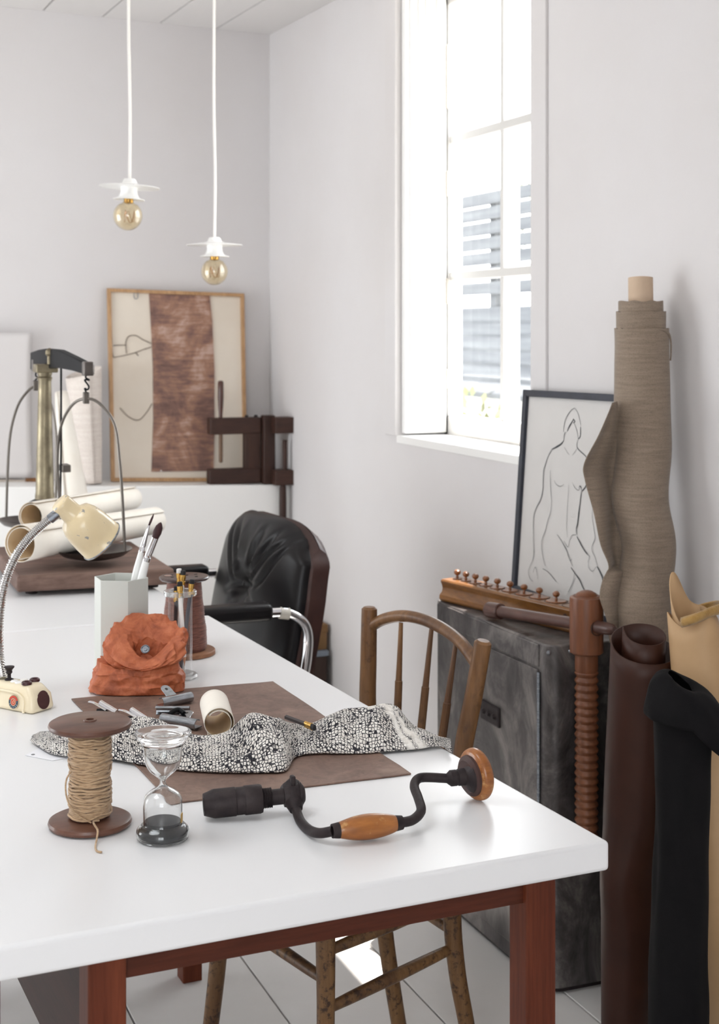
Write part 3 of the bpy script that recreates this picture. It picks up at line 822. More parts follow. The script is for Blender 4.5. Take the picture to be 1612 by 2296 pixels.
# linen bolt
lr = thing('linen_roll', 'tall bolt of natural linen on a cardboard tube leaning on the window wall', 'fabric roll', (1.61, 2.47, 0))
lb = Vector((1.6013,2.4507,-0.011)); lb.z = 0
lt_ = Vector((1.6715,2.595,1.4793))
def lc(z): return lb.lerp(lt_, z / lt_.z)
tb = MB()
ri, ro = .0215, .0258
ax = (lt_ - lb).normalized()
LN = (lt_ - lb).length
tb.lathe([(ro, .05), (ro, LN), (ri, LN), (ri, .05)], 28, lb, ax, closed=True)
obj('cardboard_tube', tb, M['tubecard'], lr)
def layer(z0, z1, r, seed, amp, nv=60, nu=48, bulge=0.0):
    def f(u, v):
        z = lerp(z0, z1, v); a = 2 * PI * u
        c = lc(z)
        d = Vector((math.cos(a), math.sin(a), 0))
        w = noise.noise(Vector((math.cos(a) * 1.2 + seed, math.sin(a) * 1.2, z * 9))) * amp
        k = max(0.0, min(1.0, (1.32 - z) / .35))
        w += bulge * k * math.sin(z * 34 + 1.5 * math.cos(a)) * (.4 + .6 * max(0, math.cos(a - 2.75)))
        w += bulge * .8 * k * math.sin(z * 21 + 2 + a)
        zz = z
        if v > .97: zz += .0015 * math.sin(a * 40 + seed)
        return c + d * (r + w) + Vector((0, 0, zz - z))
    mb = MB().grid(f, nu, nv, closeu=True)
    n0 = len(mb.v); c = lc(z1)
    mb.add([c + Vector((math.cos(2 * PI * i / nu), math.sin(2 * PI * i / nu), 0)) * (.027) + Vector((0, 0, -.001)) for i in range(nu)], [])
    top = n0 - nu
    for i in range(nu):
        j = (i + 1) % nu
        mb.f.append((top + i, top + j, n0 + j, n0 + i))
    return mb
obj('inner_layer', layer(1.30, 1.430, .0465, 1, .0012, 12), M['linen'], lr, smooth=60)
obj('middle_layer', layer(1.28, 1.408, .0515, 5, .0015, 12), M['linen'], lr, smooth=60)
obj('outer_layer', layer(.01, 1.373, .0565, 9, .004, 110, 56, bulge=.0062), M['linen'], lr, smooth=60)
# raised selvedge wrapping down on the right
sv = [lc(z) + Vector((math.cos(a), math.sin(a), 0)) * r + Vector((0, 0, z - lc(z).z)) for z, a, r in ((1.373, -1.9, .0575), (1.372, -1.4, .0575), (1.364, -.9, .0580), (1.347, -.55, .060), (1.322, -.38, .0615), (1.306, -.34, .0605))]
obj('selvedge', MB().tube(catmull(sv, 6), [.0008 + .0022 * min(1, i / 12) for i in range(31)], 8, squash=(1, .45)), M['linen'], lr)
# loose flap hanging on the left
fl_l = [(1.5626,2.5308,1.2209), (1.5382,2.5405,1.1576), (1.5114,2.5513,1.0989), (1.5131,2.5506,1.0627), (1.5282,2.5445,0.9995), (1.5399,2.5398,0.9362), (1.555,2.5338,0.8928), (1.5441,2.5382,0.8621), (1.5391,2.5402,0.8277), (1.5508,2.5355,0.7871), (1.5575,2.5328,0.7374)]
fl_r = [(1.5968,2.5656,1.2232), (1.6121,2.5594,1.1544), (1.6155,2.5581,1.0947), (1.6155,2.5581,1.058), (1.619,2.5567,0.9938), (1.619,2.5567,0.9295), (1.6207,2.556,0.8855), (1.6207,2.556,0.8543), (1.619,2.5567,0.8194), (1.6207,2.556,0.7781), (1.6224,2.5554,0.7276)]
cl_, cr_ = catmull(fl_l, 6), catmull(fl_r, 6)
vd = Vector((.371, .9286, 0))
def flap(u, v):
    i = v * (len(cl_) - 1); a = int(min(i, len(cl_) - 2)); t = i - a
    p = cl_[a].lerp(cl_[a + 1], t); q = cr_[a].lerp(cr_[a + 1], t)
    w = (q - p).length
    fold = math.sin(u * PI) * (.30 + .15 * math.sin(v * 11)) * w
    fold += .10 * w * math.sin(u * 2 * PI * 1.3 + v * 7)
    return p.lerp(q, u) + vd * (fold * (1 if v < .62 else -.35)) + vd * -.004
obj('loose_flap', MB().grid(flap, 24, 60), M['linen'], lr, smooth=180, solid=.0014)

# leather hides rolled up
M['br_leather'] = mat('brown_leather_hide', (50, 26, 18), .45, spec=.3, col2=(60, 33, 23), ns=6, bs=250, bst=.15, bd=.0005)
M['tan_leather'] = mat('tan_leather_hide', (188, 154, 114), .55, col2=(178, 144, 104), ns=7, bs=200, bst=.12, bd=.0005)
M['suede'] = mat('ochre_suede', (150, 112, 52), .95, col2=(176, 138, 76), ns=60, bs=500, bst=.8, bd=.002, sheen=.4)
M['blackcloth'] = mat('black_cloth', (10, 9, 11), .85, spec=.2, col2=(14, 12, 14), ns=20, bs=300, bst=.3)
hb = Vector((1.4817,2.3585,0.0262)); hb.z = 0.0
ht = Vector((1.4681,2.2778,0.794))
def hw(a, v, u): return .004 * math.sin(2 * a + 5 * v) + .010 * math.exp(-((v - .45) / .08) ** 2) * math.sin(a * 2 + 1) * (.5 + u)
tag(obj('brown_leather_roll', spiral(hb, ht, .056, .072, 1.75, .50, phase=2.6, cut=lambda u, a: .030 - .05 * u + .012 * math.sin(a + .6), wob=hw), M['br_leather'], smooth=180, solid=.0022), 'dark brown leather hide rolled up and stood on the floor in front of the linen', 'leather roll')
nb = Vector((1.5922,2.1097,0.0643)); nb.z = 0
nt = Vector((1.5206,2.1922,0.8648))
nt2 = nb + (nt - nb) * 1.0
tn = thing('tan_leather_roll', 'tall tan leather hide rolled to a pointed top against the wall', 'leather roll', (nb.x, nb.y, 0))
def tcut(u, a):
    d = math.cos(a - 1.9)
    return (.085 * max(0, d) ** 3 if u < .62 else 0) - .01 + .012 * math.sin(a * 3)
obj('hide', spiral(nb, nt2, .105, .046, 1.9, .62, phase=.5, cut=tcut, wob=lambda a, v, u: .003 * math.sin(3 * a + 6 * v), nu=96), M['tan_leather'], tn, smooth=180, solid=.002)
ax_t = (nt2 - nb).normalized(); qq = Vector((0, 0, 1)).rotation_difference(ax_t).to_matrix()
def sfold(u, v):
    a = -2.6 + u * 3.4
    r = .0485 + .008 * u * u + .003 * math.sin(a * 5)
    hgt = (nt2 - nb).length - .012 + .020 * math.sin(u * 2.6) + lerp(-.008, .008, v) - .006 * u
    return nb + qq @ Vector(((r + .004 * math.sin(v * PI)) * math.cos(a), (r + .004 * math.sin(v * PI)) * math.sin(a), hgt))
obj('suede_edge', MB().grid(sfold, 40, 4), M['suede'], tn, smooth=180, solid=.004)
kb = Vector((1.4061,2.0656,0.0002)); kb.z = 0
kt = Vector((1.3966,2.0479,0.7579))
bk_ = thing('black_cloth_roll', 'black cloth bundle with a flopped-over top in front of the tan hide', 'fabric roll', (kb.x, kb.y, 0))
def kf(u, v):
    a = 2 * PI * u
    c = kb.lerp(kt, v)
    r = interp([(0, .070), (.25, .050), (.6, .046), (.85, .045), (1, .050)], v)
    r += .006 * noise.noise(Vector((math.cos(a) * 1.5, math.sin(a) * 1.5, v * 5))) + .004 * math.sin(3 * a + 4 * v)
    return c + Vector((math.cos(a), math.sin(a), 0)) * r
obj('body', MB().grid(kf, 48, 50, closeu=True), M['blackcloth'], bk_, smooth=180)
def kc(u, v):
    # collar folded over, drooping to the right
    a = 2 * PI * u
    dr = max(0, math.cos(a + .25))
    r = lerp(.020, .058 + .030 * dr, math.sin(v * PI * .5)) + .004 * noise.noise(Vector((math.cos(a) * 2, math.sin(a) * 2, v * 3)))
    h = .022 * math.cos((v - .15) * PI * .9) - .075 * v ** 2 * (.35 + .9 * dr) + .016 * math.cos(a - 2.3) * (1 - .5 * v)
    return kt + Vector((math.cos(a) * r, math.sin(a) * r, h + .004))
obj('collar', MB().grid(kc, 56, 20, closeu=True), M['blackcloth'], bk_, smooth=180, solid=.002)
def crump(u, v):
    a = 2 * PI * u
    c = Vector((1.4196,1.9095,0.1781)); c.z = 0
    r = .15 * v; h = .17 * (1 - v ** 2) ** .8 + .018 * noise.noise(Vector((math.cos(a) * 2, math.sin(a) * 2, v * 3))) * (1 - v * .7)
    return c + Vector((math.cos(a) * r * .8, math.sin(a) * r * .55, max(0, h)))
tag(obj('crumpled_black_cloth', MB().grid(crump, 40, 14, closeu=True), M['blackcloth'], smooth=180), 'heap of crumpled black cloth on the floor under the tan hide', 'cloth')

# ------------------------------------------------------------------ pendant lamps
M['enamel'] = mat('white_porcelain', (240, 239, 237), .35)
M['cord'] = mat('white_textile_cord', (236, 233, 228), .7, bs=400, bst=.3)
M['amber'] = thin_glass('amber_bulb_glass', tint=(.97, .89, .72), edge=(.74, .58, .36), glossy=1.8)
M['brass'] = mat('brass', (196, 160, 92), .25, 1.0)
def pendant(c, lab, tilt):
    c = Vector(c); ax = Vector((tilt, 0, 1)).normalized()
    p = thing('pendant_lamp', lab, 'pendant lamp', tuple(c + Vector((0, 0, -.12))), 'pendant lamps over the tables')
    zt = zc(c.x, c.y) - .001
    sway = [c + ax * .018, c + Vector((.002, 0, .2)), c + Vector((-.002, 0, .45)), Vector((c.x, c.y, zt))]
    obj('cord', MB().tube(catmull(sway, 8), .0042, 10), M['cord'], p)
    q = [(.0, .018), (.015, .0185), (.0185, .014), (.022, .006), (.035, .002), (.083, -.004), (.084, -.0055), (.035, -.004), (.0235, -.006), (.0225, -.012), (.0235, -.022), (.028, -.032), (.034, -.036), (.044, -.0385), (.044, -.040), (.030, -.039), (.016, -.036), (0, -.036)]
    obj('shade', MB().lathe(q, 48, c, ax), M['enamel'], p)
    b = [(.0145, -.036), (.0145, -.046)] + [(.041 * math.sin(t), -.084 - .041 * -math.cos(t) * -1) for t in ()]
    b = [(.0135, -.040), (.0140, -.046), (.018, -.050)]
    for i in range(1, 15):
        t = math.radians(30) + (PI - math.radians(30)) * i / 14
        b.append((.0405 * math.sin(t), -.084 + .0405 * math.cos(t)))
    b[-1] = (0, -.1245)
    bl = obj('bulb', MB().lathe(b, 40, c, ax), M['amber'], p, smooth=180)
    obj('bulb_cap', MB().lathe([(.0, -.034), (.0132, -.034), (.0132, -.047), (.010, -.050), (0, -.050)], 20, c, ax), M['brass'], bl)
    st = MB().lathe([(.0, -.05), (.005, -.052), (.003, -.075), (.006, -.08), (0, -.082)], 10, c, ax)
    obj('glass_stem', st, M['glass'], bl)
    hl = []
    for i in range(49):
        a = 2 * PI * i / 12; t = i / 48
        hl.append(c + Vector((.014 * math.cos(t * 9.5), .014 * math.sin(t * 9.5), -.066 - .036 * abs(math.sin(t * 14)))))
    obj('filament', MB().tube(hl, .0006, 5), mat('filament_wire', (150, 105, 60), .4, .8), bl)
pendant((0.8936,3.9505,1.7698), 'white porcelain pendant with amber globe bulb, the higher one on the left', .05)
pendant((1.2042,4.1818,1.6291), 'white porcelain pendant with amber globe bulb, the lower one nearer the corner', .0)

# ------------------------------------------------------------------ framed artwork on the ledge
M['oak'] = wood('pale_oak_frame', (172, 132, 92), (198, 160, 118), 'z', .45, 20, .1)
aw = thing('framed_artwork', 'oak framed collage with a mottled brown leather strip standing on the ledge', 'framed artwork', (1.36, 5.2, .81))
A_ = {'tl': Vector((1.1133,5.2816,1.5242)), 'tr': Vector((1.6384,5.2799,1.5094)), 'br': Vector((1.6255,5.1989,0.8004)), 'bl': Vector((1.111,5.2012,0.8203))}
back = Vector((0, .018, 0)); ctr = sum(A_.values(), Vector()) / 4
def ain(k, d):
    e = {'tl': ('tr', 'bl'), 'tr': ('tl', 'br'), 'br': ('bl', 'tr'), 'bl': ('br', 'tl')}[k]
    return A_[k] + (A_[e[0]] - A_[k]).normalized() * d + (A_[e[1]] - A_[k]).normalized() * d
for a, b in (('tl', 'tr'), ('tr', 'br'), ('br', 'bl'), ('bl', 'tl')):
    q = [A_[a], A_[b], ain(b, .0135), ain(a, .0135)]
    if (q[1] - q[0]).cross(q[2] - q[0]).y > 0: q.reverse()
    obj('frame_rail', MB().hexa([p + back for p in q], q), M['oak'], aw, smooth=0, bevel=.001)
q = [ain(k, .010) + back * .6 for k in ('bl', 'br', 'tr', 'tl')]
bkp = obj('backing_paper', MB().hexa([p + back * .2 for p in q], q), mat('cream_backing', (224, 214, 200), .75, col2=(218, 206, 190), ns=4), aw, smooth=0)
def art_mat():
    m, N, L, B = nodes_of('mottled_leather')
    a = ntex(N, L, coords(N, L, (1, 1, 1)), 6, 7, .62, .5)
    b = ntex(N, L, coords(N, L, (2, 2, 14)), 7, 5, .6)
    ad = N.new('ShaderNodeMath'); ad.operation = 'MULTIPLY_ADD'; ad.inputs[1].default_value = .35
    L.new(b, ad.inputs[0]); L.new(a, ad.inputs[2])
    L.new(ramp(N, L, ad.outputs[0], [(.48, lin((88, 62, 56))), (.62, lin((128, 94, 82))), (.70, lin((156, 116, 94))), (.80, lin((186, 156, 142)))]), B.inputs['Base Color'])
    B.inputs['Roughness'].default_value = .5
    bump(N, L, B, a, .2, .002)
    return m
strip = [(1.2698,5.2799,1.5092), (1.5028,5.2792,1.503), (1.51,5.2678,1.4036), (1.5126,5.2468,1.2192), (1.5066,5.2258,1.0361), (1.4969,5.204,0.8448), (1.2617,5.2046,0.85), (1.2737,5.2265,1.0414), (1.2775,5.2489,1.238), (1.2737,5.2678,1.4031)]
st_ = [Vector(p) + back * .35 for p in strip]
obj('leather_strip', MB().prism(st_, back * .2), art_mat(), aw, smooth=0)
mtw = mat('dry_twig', (120, 104, 90), .8)
for pts in ([(1.1271,5.2608,1.3422), (1.1288,5.2534,1.2769), (1.1468,5.2528,1.2719), (1.2051,5.2542,1.2846), (1.2473,5.2559,1.2991), (1.2744,5.2568,1.3072)], [(1.1802,5.2541,1.2831), (1.1778,5.2584,1.3208), (1.1884,5.2612,1.3454), (1.2152,5.2617,1.3502), (1.2432,5.2599,1.3337), (1.2731,5.2583,1.3204)], [(1.1313,5.2575,1.3128), (1.1561,5.2576,1.3143), (1.1793,5.2576,1.3142)], [(1.1503,5.2314,1.0847), (1.1825,5.2276,1.0516), (1.2186,5.2262,1.0394), (1.2493,5.2293,1.0665), (1.2703,5.233,1.0987)], [(1.2136,5.2546,1.2878), (1.2232,5.2531,1.2746)]):
    obj('twig', MB().tube([Vector(p) + back * .45 for p in catmull(pts, 5)], .0014, 6), mtw, bkp)
obj('hanging_clip', MB().tube([Vector(p) + back * .4 for p in catmull([(1.2144,5.28,1.5104), (1.2139,5.2778,1.4905), (1.2205,5.2772,1.4856), (1.2273,5.2778,1.4906), (1.2278,5.2799,1.5088)], 4)], .0012, 6), M['steel'], bkp)
obj('pin', MB().lathe([(0, .002), (.003, 0)], 8, Vector((1.2968,5.2048,0.852)) + back * .3, (0, -1, 0)), M['enamel'], bkp)

# ------------------------------------------------------------------ wooden clamps on the ledge
M['clampwood'] = wood('dark_old_wood', (48, 28, 22), (70, 44, 34), 'x', .55, 18, .12)
M['clampwood_z'] = wood('dark_old_wood_up', (44, 25, 19), (66, 41, 31), 'z', .55, 18, .12)
YK = 5.10
c1 = thing('wooden_clamp', 'dark wooden screw clamp with upright handle in front of the framed artwork', 'clamp', (1.53, 5.12, zl(1.53)))
def ybox(px0, px1, z0, z1, y0, y1): return MB().box((px0, y0, z0), (px1, y1, z1))
xa, xb = (1.4501,5.1,0.947)[0], (1.648,5.1,0.9412)[0]
zb0 = zl(xb) + .0045; zt1 = (1.5518,5.1,1.0472)[2]
obj('bottom_jaw', MB().box((xa, YK, zb0), (xb, YK + .045, zb0 + .056)), M['clampwood'], c1, bevel=.004)
obj('top_jaw', MB().box((xa + .002, YK, zt1 - .060), (xb, YK + .045, zt1)), M['clampwood'], c1, bevel=.004)
xu = (1.5877,5.1,0.943)[0]
obj('upright', MB().box((xu, YK + .003, zb0 + .05), (xb - .002, YK + .042, zt1 - .05)), M['clampwood_z'], c1, bevel=.002)
hx = (1.4981,5.12,1.1079)[0]; hz0 = (1.4981,5.12,1.0555)[2]; hz1 = (1.4981,5.12,1.1849)[2]; hz2 = (1.4981,5.12,0.8868)[2]
obj('screw_handle', MB().lathe([(.0, hz1), (.008, hz1 - .002), (.0108, hz1 - .008), (.0112, hz1 - .06), (.0095, hz1 - .095), (.007, hz0 + .004), (.007, hz0 - .02), (0, hz0 - .02)], 20, (hx, YK + .022, 0)), mat('polished_dark_handle', (74, 40, 28), .25, coat=.3), c1)
obj('screw_shaft', MB().lathe([(0, hz0 - .05), (.0075, hz0 - .05), (.0075, hz2), (.004, hz2 - .004), (0, hz2 - .004)], 16, (hx, YK + .022, 0)), mat('waxed_screw', (104, 78, 56), .4), c1)
for px in (0, 1):
    cx_ = ((1.5973,5.12,1.0434)[0], (1.6336,5.12,1.0426)[0])[px]
    obj('peg', MB().lathe([(0, .008), (.005, .008), (.007, .004), (.007, -.002)], 12, (cx_, YK + .022, zt1)), M['iron'], c1)
c2 = thing('wooden_clamp', 'dark wooden screw clamp in the corner with its screw hanging past the ledge', 'clamp', (1.68, 5.09, zl(1.68)))
xl_, xm, xr = (1.6501,5.08,0.9426)[0], (1.7107,5.08,0.9408)[0], (1.7613,5.08,0.9393)[0]
zt2 = (1.7003,5.08,1.0549)[2]; zb2 = zl(xr) + .003
obj('upright', MB().box((xl_, 5.076, zb2 + .002), (xl_ + .045, 5.12, zt2)), M['clampwood_z'], c2, bevel=.004)
obj('top_jaw', MB().box((xl_ + .03, 5.030, zt2 - .065), (xr, 5.10, zt2 - .006)), M['clampwood'], c2, bevel=.003)
obj('bottom_jaw', MB().box((xl_ + .03, 5.030, zb2), (xr, 5.10, zb2 + .055)), M['clampwood'], c2, bevel=.003)
sx_ = (1.7145,5.05,0.7786)[0]
obj('screw_shaft', MB().lathe([(0, zb2), (.0085, zb2), (.0085, zt2 - .09), (0, zt2 - .09)], 16, (sx_ + .008, 5.05, 0)), M['clampwood_z'], c2)
obj('screw_handle', MB().lathe([(0, zb2 + .002), (.010, zb2), (.0125, zb2 - .012), (.0135, zb2 - .06), (.0135, zb2 - .16), (.010, zb2 - .175), (0, zb2 - .178)], 20, (sx_, 5.05, 0)), M['clampwood_z'], c2)

# ------------------------------------------------------------------ hanging canvas and standing rolls
cv = thing('hanging_canvas', 'plain pale canvas on a dowel at the left of the back wall', 'canvas', (.68, 5.26, .84))
c0, c3 = (0.5085,5.26,0.8411), (0.8361,5.26,0.8284)
obj('canvas', MB().grid(lambda u, v: (lerp(c0[0], c3[0], u), 5.262 + .035 * math.sin(v * PI) * (.6 + .4 * u), lerp(c0[2], 1.36, v)), 16, 20), mat('pale_canvas', (212, 208, 207), .85), cv, smooth=180, solid=.002)
obj('dowel', MB().tube([(c0[0], 5.255, c0[2]), (c3[0] - .02, 5.255, c3[2])], .006, 10), mat('dowel_pale', (170, 160, 150), .6), cv)
obj('dowel_end', MB().tube([(c3[0] - .025, 5.255, c3[2]), (c3[0] + .018, 5.255, c3[2])], .0115, 12), M['block'], cv)
M['creamcloth'] = weave('cream_cloth', (222, 211, 203), (228, 218, 210), (234, 226, 218), slub=(2, 2, 40), bst=.15)
wb, wt = Vector((1.0295,5.15,0.8189)), Vector((1.0098,5.18,1.2293)); wb.z = zl(wb.x) + .001
tag(obj('cream_cloth_roll', spiral(wb, wt, .043, .074, 1.6, .6, phase=1.0, cut=lambda u, a: .02 * math.sin(a + 1) - .01, nu=64), M['creamcloth'], smooth=180, solid=.002), 'cream cloth rolled to a cone and stood on the ledge behind the scale', 'fabric roll')
vb, vt = Vector((0.876,4.6253,0.7715)), Vector((0.8544,4.7739,1.1649))
vb = vt + (vb - vt) * 3.2; vb2 = Vector((vb.x, vb.y, 0)); 
vdir = Vector((0.876,4.6253,0.7715)) - vt
k0 = vt.z / -vdir.z
vb2 = vt + vdir * k0
tag(obj('standing_paper_roll', spiral(vb2, vt, .115, .022, 1.3, .8, phase=2.0, nu=48, nv=30), M['paper'], smooth=180, solid=.0012), 'tall pale paper cone standing on the floor behind the scale column', 'paper roll')

# ------------------------------------------------------------------ balance scale
M['board'] = wood('weathered_plank', (96, 74, 66), (138, 112, 100), 'x', .65, 10, .2, bst=.5)
M['bronze'] = mat('aged_bronze', (146, 136, 112), .38, .75, col2=(112, 102, 84), ns=20, r2=.55)
M['castiron'] = mat('cast_iron_blue', (12, 13, 17), .55, .0, spec=.2, col2=(9, 9, 12), ns=30)
M['rodsteel'] = mat('dull_steel_rod', (110, 104, 98), .4, .9)
M['panmetal'] = mat('tarnished_pan', (112, 106, 102), .3, .9, col2=(86, 80, 78), ns=12)
sc2 = thing('balance_scale', 'old balance scale with a bronze column, black beam and two hooped pans', 'scale', (.69, 3.63, .75))
b1, b2, b3 = Vector((0.8716,3.3714,0.8)), Vector((0.5063,3.4029,0.8)), Vector((0.8773,3.8568,0.8))
b4 = b2 + (b3 - b1)
zlo = .762
obj('base_board', MB().hexa([Vector((p.x, p.y, zlo)) for p in (b2, b1, b3, b4)], [b2, b1, b3, b4]), M['board'], sc2, smooth=0, bevel=.006)
for p in (b1, b2, b3, b4):
    c = p.lerp((b1 + b4) / 2, .22)
    obj('foot', MB().lathe([(0, .7502), (.014, .7502), (.016, .763), (0, .763)], 14, (c.x, c.y, 0)), M['iron'], sc2)
cp = Vector((.6345, 3.787, 0))
obj('pedestal', MB().lathe([(0, .8005), (.062, .8005), (.062, .815), (.045, .83), (.036, .90), (.045, .915), (.040, .925), (.026, .932), (0, .932)], 28, cp), M['castiron'], sc2)
obj('column', MB().lathe([(0, .93), (.0255, .93), (.0245, .945), (.0235, .95), (.0165, 1.235), (.0175, 1.24), (.020, 1.246), (.0165, 1.25), (.019, 1.256), (.019, 1.262), (0, 1.262)], 28, cp), M['bronze'], sc2)
obj('bearing_block', MB().box((cp.x - .026, cp.y - .03, 1.260), (cp.x + .030, cp.y + .03, 1.282)), M['bronze'], sc2, bevel=.003)
bp = [((0.642,4.0081,1.2869), .026), ((0.6434,3.8998,1.295), .026), ((0.6462,3.791,1.2981), .028), ((0.6583,3.6784,1.2989), .025), ((0.673,3.5649,1.2887), .019), ((0.6848,3.4417,1.2764), .014)]
mb = MB(); vs_ = []
for i, (p, h) in enumerate(bp):
    p = Vector(p); d = (Vector(bp[min(i + 1, 5)][0]) - Vector(bp[max(i - 1, 0)][0])); d.z = 0; d.normalize()
    sd = Vector((d.y, -d.x, 0)) * .010
    vs_ += [p - sd - Vector((0, 0, h)), p + sd - Vector((0, 0, h)), p + sd + Vector((0, 0, h * .85)), p - sd + Vector((0, 0, h * .85))]
fs = [(0, 1, 2, 3), tuple(reversed(range(20, 24)))]
for i in range(5):
    a = i * 4
    fs += [(a + k, a + 4 + k, a + 4 + (k + 1) % 4, a + (k + 1) % 4) for k in range(4)]
mb.add(vs_, fs)
obj('beam', mb, M['castiron'], sc2, bevel=.003)
obj('finial', MB().lathe([(0, 1.282), (.006, 1.282), (.006, 1.302), (.011, 1.308), (.010, 1.317), (.004, 1.323), (0, 1.324)], 16, (cp.x + .006, cp.y - .035, 0)), M['bronze'], sc2)
for (cx_, cy_, cz_) in ((0.6788,3.4441,1.2827), (0.6438,3.975,1.2791)):
    obj('bearing', MB().box((cx_ - .012, cy_ - .014, cz_ - .022), (cx_ + .012, cy_ + .014, cz_ + .012)), M['panmetal'], sc2, bevel=.003)
obj('stay_rod', MB().tube([(0.668,3.7392,1.2725), (0.668,3.7392,1.0717), (0.6659,3.74,0.9168)], .0028, 8), M['castiron'], sc2)
obj('stay_bracket', MB().box((.668, 3.72, 1.005), (.690, 3.77, 1.024)), M['rodsteel'], sc2, bevel=.002)
def hoop(pts, hk, pan_c, pan_r, nm):
    hp_ = obj('hoop', MB().tube(catmull(pts, 8), .0036, 10), M['rodsteel'], sc2)
    obj('hook', MB().tube(catmull(hk, 6), .0022, 8), M['castiron'], hp_)
    t_ = Vector(pts[len(pts) // 2])
    obj('hoop_clip', MB().box(t_ - Vector((.007, .007, .012)), t_ + Vector((.007, .007, .016))), M['rodsteel'], hp_, bevel=.002)
    pc = Vector(pan_c)
    pr_ = [(0, -.020), (pan_r * .5, -.019), (pan_r * .8, -.012), (pan_r * .97, 0), (pan_r, .004), (pan_r * .95, .002), (pan_r * .78, -.009), (pan_r * .5, -.0165), (0, -.0175)]
    obj('pan', MB().lathe(pr_, 40, pc), M['panmetal'], hp_)
hoop([(0.6479,3.6018,0.8348), (0.6407,3.6047,0.9387), (0.6347,3.6017,1.0498), (0.6357,3.5582,1.1352), (0.6517,3.498,1.1891), (0.6749,3.4457,1.2061), (0.7065,3.433,1.1933), (0.7381,3.4204,1.1444), (0.749,3.416,1.0614), (0.7559,3.4133,0.955), (0.7609,3.4113,0.8422)],
     [(0.6779,3.4445,1.2678), (0.6739,3.4461,1.2572), (0.6818,3.4429,1.2508), (0.6719,3.4468,1.2508), (0.6808,3.4433,1.2359), (0.6779,3.4445,1.2274), (0.6719,3.4468,1.2306), (0.6759,3.4453,1.2189), (0.6759,3.4453,1.2104)], (0.7057,3.5033,0.8344), .092, 'f')
hoop([(0.5702,4.026,0.8583), (0.5736,4.0246,0.9801), (0.5804,4.0219,1.0837), (0.5973,4.0151,1.1568), (0.62,4.0061,1.197), (0.6449,3.9961,1.2165), (0.6686,3.9866,1.197), (0.6867,3.9794,1.1568), (0.6969,3.9753,1.0837), (0.6969,3.9753,0.9801), (0.6946,3.9762,0.8705)],
     [(0.6471,3.9952,1.2579), (0.6449,3.9961,1.2457), (0.6517,3.9934,1.2384), (0.6437,3.9966,1.2335), (0.646,3.9957,1.2189)], (0.6245,4.0043,0.851), .080, 'b')

# two paper rolls lying across the pans
def paper_roll(nm, lab, a, b, ra, rb, turns, ph, rin=.72, thick=.0012, mo=None):
    t = thing(nm, lab, 'paper roll', tuple(Vector(a).lerp(Vector(b), .5) - Vector((0, 0, max(ra, rb)))))
    obj('sheet', spiral(a, b, ra, rb, turns, rin, phase=ph, nu=72, nv=6), mo or M['paper'], t, smooth=180, solid=thick)
    obj('inside', spiral(a, b, ra - .0014, rb - .0014, turns, rin, phase=ph, nu=72, nv=6), M['paper_in'], t, smooth=180)
    return t
paper_roll('paper_roll', 'large cream paper roll lying low across the front scale pan', (0.5158,3.4123,0.8725), (0.9481,3.8749,0.8485), .0455, .038, 1.7, .4, .76)
paper_roll('paper_roll', 'slimmer cream paper roll lying higher up behind the large one', (0.5796,3.6668,0.9033), (0.9354,4.0954,0.8874), .036, .034, 1.6, .6, .78)


# ------------------------------------------------------------------ things on the near table
TZ = .7502
RGT = Vector((.9286, -.3712, 0)); TOW = Vector((-.3712, -.9286, 0)); UPZ = Vector((0, 0, 1))

# leather mat
def mat_leather():
    m, N, L, B = nodes_of('brown_suede_mat')
    a = ntex(N, L, coords(N, L), 9, 8, .65, .8)
    b = ntex(N, L, coords(N, L), 60, 6, .7, 1.2)
    c = ramp(N, L, a, [(.3, lin((98, 74, 64))), (.52, lin((124, 98, 85))), (.75, lin((152, 126, 110)))])
    mx = N.new('ShaderNodeMixRGB'); mx.blend_type = 'MULTIPLY'; mx.inputs[0].default_value = .5
    L.new(c, mx.inputs[1]); L.new(ramp(N, L, b, [(.38, (.62, .58, .56, 1)), (.55, (1, 1, 1, 1))]), mx.inputs[2])
    L.new(mx.outputs[0], B.inputs['Base Color']); B.inputs['Roughness'].default_value = .62
    bump(N, L, B, b, .3, .0008)
    return m
mc = [Vector((0.4511,2.4292,0.7504)), Vector((0.4747,1.8453,0.7504)), Vector((0.8148,1.8441,0.7504)), Vector((0.8026,2.4175,0.7504))]
poly = []
for i in range(4):
    a, b = mc[i], mc[(i + 1) % 4]
    for k in range(14):
        p = a.lerp(b, k / 14); d = (b - a).normalized(); n = Vector((-d.y, d.x, 0))
        poly.append(p + n * .0022 * noise.noise(p * 14) * (1 if k else 0))
tag(obj('leather_mat', MB().prism(poly, (0, 0, .0022)), mat_leather(), smooth=0, bevel=.0005, bseg=1), 'flat brown leather sheet lying on the near white table', 'leather sheet')
MZ = .7526

